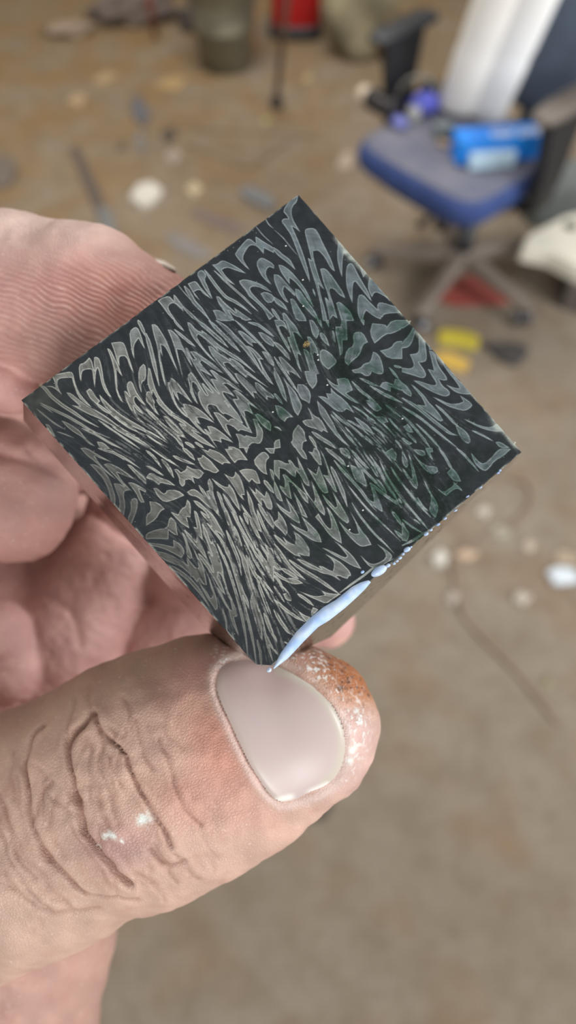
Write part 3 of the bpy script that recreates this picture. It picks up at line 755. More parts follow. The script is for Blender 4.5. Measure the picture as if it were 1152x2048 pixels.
def build_block():
    def w(P): return hand_to_world(np.atleast_2d(P))
    base = (B_L + B_T + B_R + B_1 + B_2) / 5
    root = empty('steel_block', Vector(w(base)[0]))
    tag(root, 'square dark steel block with etched feather pattern, held between thumb and fingers', 'metal block')
    # body: sides and back, edges slightly rounded
    bmb = bmesh.new()
    fr = [Vector(p) for p in w(np.array([F_L, F_T, F_R, on_face(524, 1336)]) - FACE_N * 0.12)]
    bk = [Vector(p) for p in w(np.array([B_L, B_T, B_R, B_1, B_2]))]
    V = [bmb.verts.new(p) for p in fr + bk]
    for i in range(3):
        bmb.faces.new((V[i], V[i + 1], V[5 + i], V[4 + i]))
    bmb.faces.new((V[3], V[0], V[4], V[8])); bmb.faces.new((V[3], V[8], V[7]))
    bmb.faces.new(V[0:4][::-1]); bmb.faces.new(V[4:9])
    bmesh.ops.recalc_face_normals(bmb, faces=bmb.faces[:])
    bmesh.ops.bevel(bmb, geom=[e for e in bmb.edges], offset=0.00025, segments=2, affect='EDGES')
    m, nt, p = new_mat('ground_steel_sides')
    tc = nt.nodes.new('ShaderNodeTexCoord'); no = nt.nodes.new('ShaderNodeTexNoise'); no.inputs['Scale'].default_value = 1400; no.inputs['Detail'].default_value = 5
    nt.links.new(tc.outputs['Object'], no.inputs['Vector'])
    rp = nt.nodes.new('ShaderNodeValToRGB'); rp.color_ramp.elements[0].position = 0.33; rp.color_ramp.elements[1].position = 0.42
    rp.color_ramp.elements[0].color = (0.05, 0.045, 0.045, 1); rp.color_ramp.elements[1].color = (0.62, 0.60, 0.58, 1)
    nt.links.new(no.outputs['Fac'], rp.inputs['Fac']); nt.links.new(rp.outputs['Color'], p.inputs['Base Color'])
    p.inputs['Metallic'].default_value = 1.0; p.inputs['Roughness'].default_value = 0.16
    obj('body', from_bm('block_body', bmb), m, root)
    # etched face
    N = 660; S = 3
    big, thin, acc = raster_pattern(N * S)
    def down(a): return a.reshape(N, S, N, S).mean((1, 3))
    er = big.copy()
    for _ in range(5):
        e = er.copy(); e[1:] &= er[:-1]; e[:-1] &= er[1:]; e[:, 1:] &= er[:, :-1]; e[:, :-1] &= er[:, 1:]; er = e
    cov = down((big | thin).astype(np.float32)); inner = down(er.astype(np.float32))
    g = (np.arange(N) + 0.5) / N
    u, v = np.meshgrid(g, g)
    n1 = vnoise(u * 9, v * 9, 1); n2 = vnoise(u * 60, v * 60, 2); n3 = rng.random((N, N))
    # hair-fine layer lines running with the grain where the layers are drawn out thinnest
    xi = np.clip(u * 47, 0, 46.999); yi = np.clip(v * 47, 0, 46.999)
    x0, y0 = xi.astype(int), yi.astype(int); fx, fy = (xi - x0)[..., None], (yi - y0)[..., None]
    dd = (acc[y0, x0] * (1 - fx) + acc[y0, x0 + 1] * fx) * (1 - fy) + (acc[y0 + 1, x0] * (1 - fx) + acc[y0 + 1, x0 + 1] * fx) * fy
    th = 0.5 * np.arctan2(dd[..., 1], dd[..., 0]); cth, sth = np.cos(th), np.sin(th)
    wn = rng.random((N, N)); wn = sum(np.roll(np.roll(wn, a_, 0), b_, 1) for a_ in (-1, 0, 1) for b_ in (-1, 0, 1)) / 9
    jj, ii = np.meshgrid(np.arange(N, dtype=float), np.arange(N, dtype=float)); lic = wn.copy()
    for sgn in (1, -1):
        X, Y = jj.copy(), ii.copy(); pc, ps = cth * sgn, sth * sgn
        for _ in range(26):
            X += pc; Y += ps
            xa = np.clip(X, 0, N - 1).astype(int); ya = np.clip(Y, 0, N - 1).astype(int)
            c1, s1 = cth[ya, xa], sth[ya, xa]; f_ = np.sign(c1 * pc + s1 * ps); f_[f_ == 0] = 1
            pc, ps = c1 * f_, s1 * f_; lic += wn[ya, xa]
    lic = (lic - lic.mean()) / lic.std()
    dense = np.zeros((N, N))
    for (x, y, r, k) in ((300, 860, 120, .7), (430, 690, 90, .5), (470, 1120, 130, 1), (540, 1230, 90, .9), (750, 900, 110, .9), (800, 980, 80, .7), (500, 760, 90, .6), (620, 700, 70, .5), (380, 780, 80, .6), (200, 850, 70, .4), (560, 640, 70, .4), (640, 1000, 80, .3), (900, 870, 60, .4)):
        a, b = face_uv(x, y); dense = np.maximum(dense, k * np.exp(-(((u - a) ** 2 + (v - b) ** 2) / (r / 690.0) ** 2)))
    hair_d = np.clip((lic - 0.55) * 1.6, 0, 1) * (0.15 + 0.85 * dense); hair_l = np.clip((-lic - 0.75) * 1.6, 0, 1) * dense * 0.9
    cov = np.clip(cov * (1 - 0.85 * hair_d) + (1 - cov) * hair_l * 0.75, 0, 1)
    cool = np.clip((u - 0.25) / 0.5 + (n1 - 0.5) * 0.5, 0, 1)[..., None]
    dark = np.array([41, 45, 48.]) * (0.94 + 0.22 * (n2 - 0.5))[..., None]
    rim = np.array([172, 173, 165.]) * (1 - cool) + np.array([138, 148, 150.]) * cool
    core = np.array([114, 114, 109.]) * (1 - cool) + np.array([92, 101, 105.]) * cool
    core = core * (0.86 + 0.3 * n2)[..., None]
    # figure falls darker and thinner at the left edge middle
    dl = np.exp(-((u - 0.0) / 0.09) ** 2)[..., None]
    light = rim * (1 - inner[..., None]) + core * inner[..., None]
    light = light * (1 - 0.4 * dl)
    col = dark * (1 - cov[..., None]) + light * cov[..., None]
    # green oxide stains
    st = np.zeros((N, N))
    for (x, y, r, k) in ((640, 612, 42, 1), (690, 650, 45, 1), (705, 735, 40, 1), (545, 832, 42, 0.9), (760, 790, 60, 1), (800, 845, 45, 0.8),
                         (625, 1000, 55, 0.8), (585, 960, 40, 0.6), (700, 930, 60, 0.6), (780, 1000, 90, 0.9), (860, 960, 70, 0.9), (880, 1010, 50, 0.8),
                         (840, 1060, 50, 0.8), (760, 930, 60, 0.7), (650, 1060, 50, 0.6), (960, 920, 50, 0.6), (815, 655, 40, 0.5), (600, 690, 40, 0.6), (930, 870, 50, .4)):
        a, b = face_uv(x, y); st = np.maximum(st, k * np.exp(-(((u - a) ** 2 + (v - b) ** 2) / (r / 690.0) ** 2)))
    brk = vnoise(u * 34, v * 34, 5) * 0.5 + vnoise(u * 110, v * 110, 6) * 0.3 + 0.2 * n3
    st = np.clip(st * 1.25 * np.clip((brk - 0.36) * 3.4, 0, 1), 0, 0.9)[..., None]
    col = col * (1 - st) + (col * np.array([0.44, 0.58, 0.49]) + np.array([-3, 2, 0.])) * st
    # brushed scratches running across and dull left tip
    scr = vnoise(u * 4 + v * 3, (v * 0.7 - u * 0.7) * 420, 8)[..., None]
    col = col * (0.95 + 0.10 * scr)
    a, b = face_uv(120, 775)
    tip = np.exp(-(((u - 0.03) / 0.07) ** 2 + ((v - 0.03) / 0.05) ** 2))[..., None] * (0.4 + 0.6 * n2[..., None])
    col = col * (1 - 0.5 * tip) + np.array([84, 82, 70.]) * 0.5 * tip
    # bright specks
    for _ in range(90):
        i, j = rng.integers(5, N - 5, 2); col[i, j] = col[i, j] * 0.3 + 0.7 * np.array([200, 205, 195])
    for (x, y) in ((546, 825), (636, 710), (606, 560), (607, 612), (697, 933), (572, 492), (655, 770), (727, 1021), (806, 838), (700, 1060), (637, 720)):
        a, b = face_uv(x, y); i, j = int(b * N), int(a * N); col[i - 1:i + 1, j - 1:j + 2] = (225, 228, 222)
    a, b = face_uv(613, 688); i, j = int(b * N), int(a * N)
    blk = (np.hypot(np.arange(-8, 8)[:, None] * 1.4, np.arange(-8, 8)[None]) < 6 + 3 * rng.random((16, 16)))
    col[i - 8:i + 8, j - 8:j + 8][blk & (rng.random((16, 16)) > .4)] = (150, 128, 84)
    # worn bright rim along parts of the edges
    ed = np.minimum.reduce([u, v, 1 - u, 1 - v])
    wear = np.clip(1 - ed / 0.006, 0, 1) * np.clip((vnoise(u * 55, v * 55, 11) - 0.42) * 3, 0, 1)
    wear2 = np.clip(1 - (1 - u) / 0.016, 0, 1) * np.clip((vnoise(u * 30, v * 22, 12) - 0.45) * 4, 0, 1) * (v > .12)
    wear = np.clip(np.maximum(wear, wear2) * (0.5 + 0.9 * rng.random((N, N))), 0, 0.85)[..., None]
    col = col * (1 - wear) + np.array([176, 180, 168.]) * wear
    for (x, y, r) in ((985, 822, 9), (992, 835, 10), (1002, 848, 12), (1012, 858, 9), (1034, 888, 8), (998, 856, 10), (940, 782, 8), (822, 640, 7), (862, 672, 6), (690, 505, 6), (700, 516, 7)):
        a, b = face_uv(x, y); k_ = np.clip(np.exp(-(((u - a) ** 2 + (v - b) ** 2) / (r / 690.0) ** 2)) * (0.3 + 1.0 * n2), 0, 0.9)[..., None]
        col = col * (1 - k_) + np.array([182, 190, 178.]) * k_
    wob = 0.12 * (vnoise(u * 40, v * 40, 15) - 0.5) * 0.3
    # vertices at cell centres, stretched to the edge; edge nicked a little
    uu, vv = u.copy(), v.copy()
    uu[:, 0] = 0; uu[:, -1] = 1; vv[0] = 0; vv[-1] = 1
    nick = lambda a, s: np.clip((vnoise(a * 70, a * 0 + s, 21) - 0.55), 0, 1) * 0.007
    uu[:, -1] -= nick(v[:, -1], 3.3); uu[:, 0] += nick(v[:, 0], 5.5) * 0.8; vv[0] += nick(u[0], 9.1) * 0.8; vv[-1] -= nick(u[-1], 1.7) * .6
    cc = np.clip(0.034 - (uu + 1 - vv), 0, None) / 2          # blunted bottom corner
    uu += cc; vv -= cc
    lift = np.zeros((N, N)); rim_d = np.minimum.reduce([uu, vv, 1 - uu, 1 - vv])
    lift = -0.10 * np.clip(1 - rim_d / 0.004, 0, 1) ** 2 + wob * 0.04 + 0.012 * cov
    P = face_pts(uu, vv, lift).reshape(-1, 3)
    I = np.arange(N * N).reshape(N, N)
    F = np.stack([I[:-1, :-1], I[1:, :-1], I[1:, 1:], I[:-1, 1:]], -1).reshape(-1, 4)
    # skirt down into the body
    ring = np.concatenate([I[0, :-1], I[:-1, -1], I[-1, :0:-1], I[:0:-1, 0]])
    Q = P[ring] - FACE_N * 0.35
    base_i = len(P) + np.arange(len(ring))
    SK = np.stack([ring, np.roll(ring, -1), np.roll(base_i, -1), base_i], -1)
    me = mesh_np('etched_face', w(np.concatenate([P, Q])), np.concatenate([F, SK]))
    cl = lin_a(col.reshape(-1, 3)); color_attr(me, 'Etch', np.concatenate([cl, cl[ring]]))
    m, nt, p = new_mat('etched_mosaic_steel')
    at_ = nt.nodes.new('ShaderNodeAttribute'); at_.attribute_name = 'Etch'
    nt.links.new(at_.outputs['Color'], p.inputs['Base Color'])
    p.inputs['Roughness'].default_value = 0.42; p.inputs['Specular IOR Level'].default_value = 0.22
    tc = nt.nodes.new('ShaderNodeTexCoord'); no = nt.nodes.new('ShaderNodeTexNoise'); no.inputs['Scale'].default_value = 2600; no.inputs['Detail'].default_value = 3
    nt.links.new(tc.outputs['Object'], no.inputs['Vector'])
    bp = nt.nodes.new('ShaderNodeBump'); bp.inputs['Strength'].default_value = 0.12; bp.inputs['Distance'].default_value = 0.0001
    nt.links.new(no.outputs['Fac'], bp.inputs['Height']); nt.links.new(bp.outputs['Normal'], p.inputs['Normal'])
    obj('etched_face', me, m, root)
    # raised pale blue streak and beads along the worn lower edge
    pm = plain('pale_blue_paint', (196, 212, 234), rough=0.25, var=0.05, scale=900, rgb2=(160, 190, 236))
    def zp(a): return [(548 + x / 4.5, 1110 + y / 4.5) for x, y in a]
    up = zp([(-6, 1012), (60, 880), (200, 690), (330, 560), (440, 470), (560, 400), (700, 285), (790, 240), (850, 226)])
    lo = zp([(0, 1028), (130, 930), (260, 790), (400, 650), (500, 590), (640, 480), (750, 380), (830, 300), (872, 248)])
    n = 48; k = 9
    tu = np.linspace(0, 1, n)
    def resample(c):
        c = np.array(c); s = np.r_[0, np.cumsum(np.hypot(*np.diff(c, axis=0).T))]; s /= s[-1]
        return np.stack([np.interp(tu, s, c[:, 0]), np.interp(tu, s, c[:, 1])], 1)
    U, Lw = resample(up), resample(lo)
    rows = []
    for j in range(k):
        f = j / (k - 1)
        h = 0.42 * math.sin(math.pi * f) ** 0.6 - 0.15 * f ** 3
        taper = np.sin(np.pi * np.clip(tu * 0.96 + 0.02, 0, 1)) ** 0.4
        wv = (vnoise(tu * 14, tu * 0 + f * 2, 31) - 0.5) * 0.12
        rows.append(np.array([on_face(*(U[i] * (1 - f) + Lw[i] * f), (h + wv[i] * (0 < j < k - 1)) * taper[i] - 0.02) for i in range(n)]))
    G = np.concatenate(rows)
    back = np.concatenate([r - FACE_N * 0.5 for r in (rows[0], rows[-1])])
    J = np.arange(n * k).reshape(k, n)
    F = np.stack([J[:-1, :-1], J[:-1, 1:], J[1:, 1:], J[1:, :-1]], -1).reshape(-1, 4)
    o = obj('paint_streak', mesh_np('paint_streak', w(G), F[:, ::-1]), pm, root)
    o['label'] = 'long pale blue paint streak along the lower edge'
    def bead(px, py, rx, ry, ang, h):
        bmx = bmesh.new(); bmesh.ops.create_icosphere(bmx, subdivisions=3, radius=1.0)
        c = on_face(px, py); ux = on_face(px + 1, py) - c; uy = on_face(px, py + 1) - c
        ca, sa = math.cos(ang), math.sin(ang)
        A = np.array([ux * ca + uy * sa, -ux * sa + uy * ca])
        for vtx in bmx.verts:
            q = c + A[0] * vtx.co.x * rx + A[1] * vtx.co.y * ry + FACE_N * (h * vtx.co.z)
            vtx.co = Vector(w(q)[0])
        bmesh.ops.recalc_face_normals(bmx, faces=bmx.faces[:])
        return from_bm('paint_bead', bmx, True)
    a = math.radians(-31)
    for (x, y, rx, ry, h) in ((758, 1142, 18, 9, 0.5), (776, 1131, 5, 4, 0.3), (788, 1127, 3, 3, .25), (794, 1122, 3, 2.6, .25), (800, 1116, 4, 3, .25),
                              (814, 1099, 7.5, 5, 0.4), (806, 1108, 3, 3, .25), (822, 1094, 2.4, 2, .2), (852, 1068, 5, 3.6, 0.35), (862, 1060, 3, 2.5, .2), (876, 1049, 4, 2.5, 0.3),
                              (890, 1037, 3.5, 2.4, 0.25), (911, 1021, 3.5, 2, 0.25), (961, 975, 3.2, 2, 0.25), (996, 946, 2.8, 2.2, 0.25), (1000, 941, 2.4, 2.4, .2), (538, 1340, 5.5, 4.5, 0.45),
                              (725, 1144, 4, 3, .15), (935, 993, 4, 1.6, .2)):
        obj('paint_bead', bead(x, y, rx, ry, a, h), pm, root)
    # chips broken into the top and right edges
    cm = plain('bright_chipped_steel', (176, 176, 160), rough=0.3, metal=0.4, var=0.3, scale=2500, bump=0.3)
    for (x, y, r) in ((500, 463, 6), (506, 458, 4), (490, 470, 3), (455, 498, 5), (466, 492, 4), (448, 497, 3), (478, 479, 3), (598, 391, 5), (590, 395, 4), (694, 500, 4), (702, 511, 3), (714, 524, 3), (738, 556, 4),
                      (1034, 886, 4), (822, 641, 3), (52, 798, 4), (47, 805, 3)):
        bmx = bmesh.new(); bmesh.ops.create_icosphere(bmx, subdivisions=1, radius=1.0)
        x, y = x + (543 - x) * 0.008, y + (866 - y) * 0.008
        c = on_face(x, y); s = np.linalg.norm(on_face(x + 1, y) - c) * r * 0.8
        for vtx in bmx.verts:
            vtx.co = Vector(w(c + np.array(vtx.co) * s * (0.6 + 0.7 * random.random()) * 1.0 - FACE_N * s * (0.55 + 0.3))[0])
        bmesh.ops.recalc_face_normals(bmx, faces=bmx.faces[:])
        obj('edge_chip', from_bm('edge_chip', bmx), cm, root)
    return root
block = build_block()

# ------------------------------------------------------------------ hand (one continuous skin grown from a distance field)
def cone(a, b, ra, rb, flat=1.0):
    """a, b = (px, py, depth mm), radii in px at that depth"""
    A, B = near(*a), near(*b)
    return (A, B, ra / FPX * a[2], rb / FPX * b[2], flat)

THUMB = [cone((600, 1456, 80.0), (435, 1497, 82.0), 160, 208, 0.80),
         cone((435, 1497, 82.0), (285, 1560, 83.0), 208, 222, 0.80),
         cone((285, 1560, 83.0), (60, 1662, 86.0), 222, 222, 0.82),
         cone((60, 1662, 86.0), (-260, 1830, 96.0), 222, 250, 0.9)]
INDEX = [cone((330, 700, 87.5), (170, 622, 89.0), 138, 160, 0.92),
         cone((170, 622, 89.0), (20, 577, 90.0), 160, 140, 0.92),
         cone((20, 577, 90.0), (-150, 590, 94.0), 140, 150, 0.95),
         cone((-150, 590, 94.0), (-420, 900, 108.0), 150, 190)]
INDEX_FOLD = [cone((-130, 735, 90.0), (20, 772, 91.5), 72, 58)]
MIDDLE = [cone((-200, 930, 106.0), (5, 975, 100.0), 140, 124), cone((5, 975, 100.0), (32, 1010, 100.0), 124, 110)]
RING = [cone((226, 1112, 115.0), (120, 1290, 114.0), 102, 114), cone((120, 1290, 114.0), (-150, 1420, 116.0), 118, 150)]
LITTLE = [cone((250, 1040, 117.0), (380, 1130, 117.0), 82, 76), cone((380, 1130, 117.0), (655, 1244, 114.0), 92, 54)]
FAR_PAD = [cone((310, 1290, 119.0), (410, 1190, 119.0), 95, 90)]
LOW_PAD = [cone((-14, 1268, 104.0), (16, 1330, 106.0), 74, 76)]
PALM = [cone((-180, 880, 113.0), (120, 915, 114.0), 90, 84), cone((-180, 880, 113.0), (-330, 1000, 122.0), 90, 200), cone((40, 1260, 132.0), (-60, 1500, 132.0), 300, 320), cone((-330, 1000, 122.0), (-330, 1560, 124.0), 330, 330)]
WRIST = [cone((55, 1815, 106.0), (-25, 2130, 107.0), 186, 190), cone((-25, 2130, 107.0), (-300, 2500, 116.0), 190, 300)]
FOREARM = [cone((-330, 1850, 122.0), (-420, 2600, 126.0), 300, 330)]
GROUPS = [(THUMB, 5.0, 1.6), (INDEX, 2.2, 1.0), (INDEX_FOLD, 1, 0.8), (MIDDLE, 4.0, 1.0), (RING, 4.0, 0.6), (LITTLE, 3.0, 0.5),
          (FAR_PAD, 1, 1.0), (LOW_PAD, 1, 0.9), (PALM, 6.0, 2.0), (WRIST, 6.0, 3.0), (FOREARM, 1, 5.0)]

def smin(a, b, k):
    h = np.clip(0.5 + 0.5 * (b - a) / k, 0, 1)
    return b * (1 - h) + a * h - k * h * (1 - h)

def prim(P, c):
    A, B, ra, rb, fl = c
    ab = B - A
    t = np.clip(((P - A) @ ab) / (ab @ ab), 0, 1).astype(P.dtype)
    d = P - (A + t[..., None] * ab)
    r = ra + t * (rb - ra)
    if fl != 1.0:
        d = d * np.array([1, 1, 1 / fl])
    return np.sqrt((d * d).sum(-1)) - r

_planes = []
def _mk_planes():
    cen = (F_L + F_T + F_R + F_B + B_L + B_T + B_R + B_1) / 8
    quads = [(F_L, F_T, F_R), (B_L, B_T, B_R), (F_L, F_T, B_T), (F_T, F_R, B_R), (F_R, F_B, B_1), (F_B, F_L, B_L), (F_B, B_1, B_2)]
    for a, b, c in quads:
        n = np.cross(b - a, c - a); n /= np.linalg.norm(n)
        if (cen - a) @ n > 0: n = -n
        _planes.append((a, n))
_mk_planes()
def block_sdf(P):
    d = None
    for a, n in _planes:
        e = (P - a) @ n
        d = e if d is None else np.maximum(d, e)
    return d

def hand_sdf(P):
    tot = None
    for cs, k, kg in GROUPS:
        g = None
        for c in cs:
            e = prim(P, c)
            g = e if g is None else smin(g, e, k)
        tot = g if tot is None else smin(tot, g, kg)
    # flesh gives way around the block
    b = -(block_sdf(P) - 0.12)
    h = np.clip(0.5 - 0.5 * (b - tot) / 0.7, 0, 1)
    return np.maximum(tot, b)

def surface_nets(f, org, h):
    nx, ny, nz = f.shape
    s = f < 0
    def c(a, i, j, k): return a[i:nx - 1 + i, j:ny - 1 + j, k:nz - 1 + k]
    cnt = sum(c(s, i, j, k).astype(np.int8) for i in (0, 1) for j in (0, 1) for k in (0, 1))
    act = (cnt > 0) & (cnt < 8)
    idx = -np.ones(act.shape, np.int64); ii = np.argwhere(act); idx[act] = np.arange(len(ii))
    val = {(i, j, k): f[ii[:, 0] + i, ii[:, 1] + j, ii[:, 2] + k] for i in (0, 1) for j in (0, 1) for k in (0, 1)}
    acc = np.zeros((len(ii), 3)); n = np.zeros(len(ii))
    cs = list(val)
    for a in range(8):
        for b in range(a + 1, 8):
            ca, cb = np.array(cs[a]), np.array(cs[b])
            if np.abs(ca - cb).sum() != 1: continue
            va, vb = val[cs[a]], val[cs[b]]
            m = (va < 0) != (vb < 0)
            t = np.where(m, va / np.where(m, va - vb, 1), 0)
            acc += np.where(m[:, None], ca + t[:, None] * (cb - ca), 0); n += m
    V = org + h * (ii + acc / n[:, None])
    faces = []
    for ax in range(3):
        a1, a2 = (ax + 1) % 3, (ax + 2) % 3
        sl0 = [slice(1, -1)] * 3; sl1 = [slice(1, -1)] * 3
        sl0[ax] = slice(0, -1); sl1[ax] = slice(1, None)
        A, B = s[tuple(sl0)], s[tuple(sl1)]
        q = np.argwhere(A != B)
        off = np.ones(3, int); off[ax] = 0
        q0 = q + off
        flip = A[tuple(q.T)]
        def cell(d1, d2):
            z = q0.copy(); z[:, a1] -= d1; z[:, a2] -= d2
            return idx[tuple(z.T)]
        F = np.stack([cell(1, 1), cell(0, 1), cell(0, 0), cell(1, 0)], 1)
        F = np.where(flip[:, None], F, F[:, ::-1])
        faces.append(F[(F >= 0).all(1)])
    return V, np.concatenate(faces)

def poly_dist(px, py, line):
    """distance to an open polyline, px"""
    d = np.full(px.shape, 1e9)
    L = np.array(line, float)
    for a, b in zip(L, L[1:]):
        e = b - a
        t = np.clip(((px - a[0]) * e[0] + (py - a[1]) * e[1]) / (e @ e), 0, 1)
        d = np.minimum(d, np.hypot(px - a[0] - t * e[0], py - a[1] - t * e[1]))
    return d

def in_poly(px, py, poly):
    q = np.array(poly, float); r = np.zeros(px.shape, bool)
    for (x1, y1), (x2, y2) in zip(q, np.roll(q, -1, 0)):
        k = (y1 > py) != (y2 > py)
        with np.errstate(divide='ignore', invalid='ignore'):
            r ^= k & (px < (x2 - x1) * (py - y1) / (y2 - y1 + 1e-12) + x1)
    return r

def smooth_line(pts, n=4, closed=False):
    P = np.array(pts, float)
    for _ in range(n):
        if closed:
            Q = np.roll(P, -1, 0); P = np.stack([0.75 * P + 0.25 * Q, 0.25 * P + 0.75 * Q], 1).reshape(-1, 2)
        else:
            a, b = P[:-1], P[1:]
            M = np.stack([0.75 * a + 0.25 * b, 0.25 * a + 0.75 * b], 1).reshape(-1, 2)
            P = np.concatenate([P[:1], M, P[-1:]])
    return P

NAIL = smooth_line([(444, 1328), (430, 1362), (438, 1400), (462, 1450), (484, 1500), (512, 1552), (548, 1600), (572, 1606), (612, 1590), (655, 1572), (680, 1545), (692, 1500), (686, 1452), (664, 1408), (630, 1372), (590, 1346), (540, 1325), (490, 1318)], 3, True)
CREASES = [  # polyline px, depth mm, width px
    ([(187, 1424), (171, 1438), (149, 1471), (141, 1500), (139, 1526), (147, 1550), (149, 1580), (160, 1610), (163, 1634), (178, 1665), (201, 1700), (236, 1742), (264, 1762)], 0.75, 7),
    ([(86, 1450), (69, 1478), (57, 1519), (54, 1560), (60, 1610), (66, 1644), (90, 1700), (125, 1756), (174, 1790)], 0.42, 7),
    ([(188, 1436), (201, 1464), (229, 1485), (248, 1505), (260, 1526), (274, 1568), (299, 1610), (326, 1651), (338, 1690)], 0.48, 6),
    ([(196, 1460), (208, 1485), (201, 1526), (215, 1575), (229, 1617), (240, 1650)], 0.2, 5),
    ([(319, 1470), (333, 1526), (354, 1575), (375, 1624), (403, 1651)], 0.2, 5),
    ([(268, 1440), (280, 1490), (300, 1540)], 0.16, 5),
    ([(0, 1589), (21, 1651), (35, 1714), (70, 1760)], 0.25, 7),
    ([(70, 1640), (85, 1600), (96, 1575), (110, 1560)], 0.22, 6),
    ([(299, 1695), (319, 1722), (340, 1732), (364, 1722)], 0.3, 5),
    ([(140, 1490), (142, 1440), (150, 1400)], 0.2, 6),
    ([(186, 1424), (180, 1395), (186, 1370)], 0.15, 6),
    ([(150, 1580), (185, 1570), (215, 1572)], 0.1, 5),
    ([(0, 1760), (60, 1810), (130, 1830), (200, 1820)], 0.18, 6),
    ([(0, 1660), (20, 1720), (60, 1790), (100, 1815)], 0.16, 5),
    ([(100, 1715), (140, 1760), (200, 1800), (270, 1790)], 0.2, 5),
    ([(245, 1260 + 130), (262, 1425), (262, 1460)], 0.12, 5),
    ([(30, 1500), (22, 1550), (30, 1600)], 0.15, 6),
]
PALM_CREASES = [([(0, 905), (80, 925), (150, 955), (215, 962)], 0.5, 12), ([(60, 900), (110, 935), (165, 950)], 0.4, 10),
                ([(95, 1190), (150, 1230), (160, 1290)], 0.25, 10), ([(190, 1025), (235, 1062), (330, 1120)], 0.5, 9)]

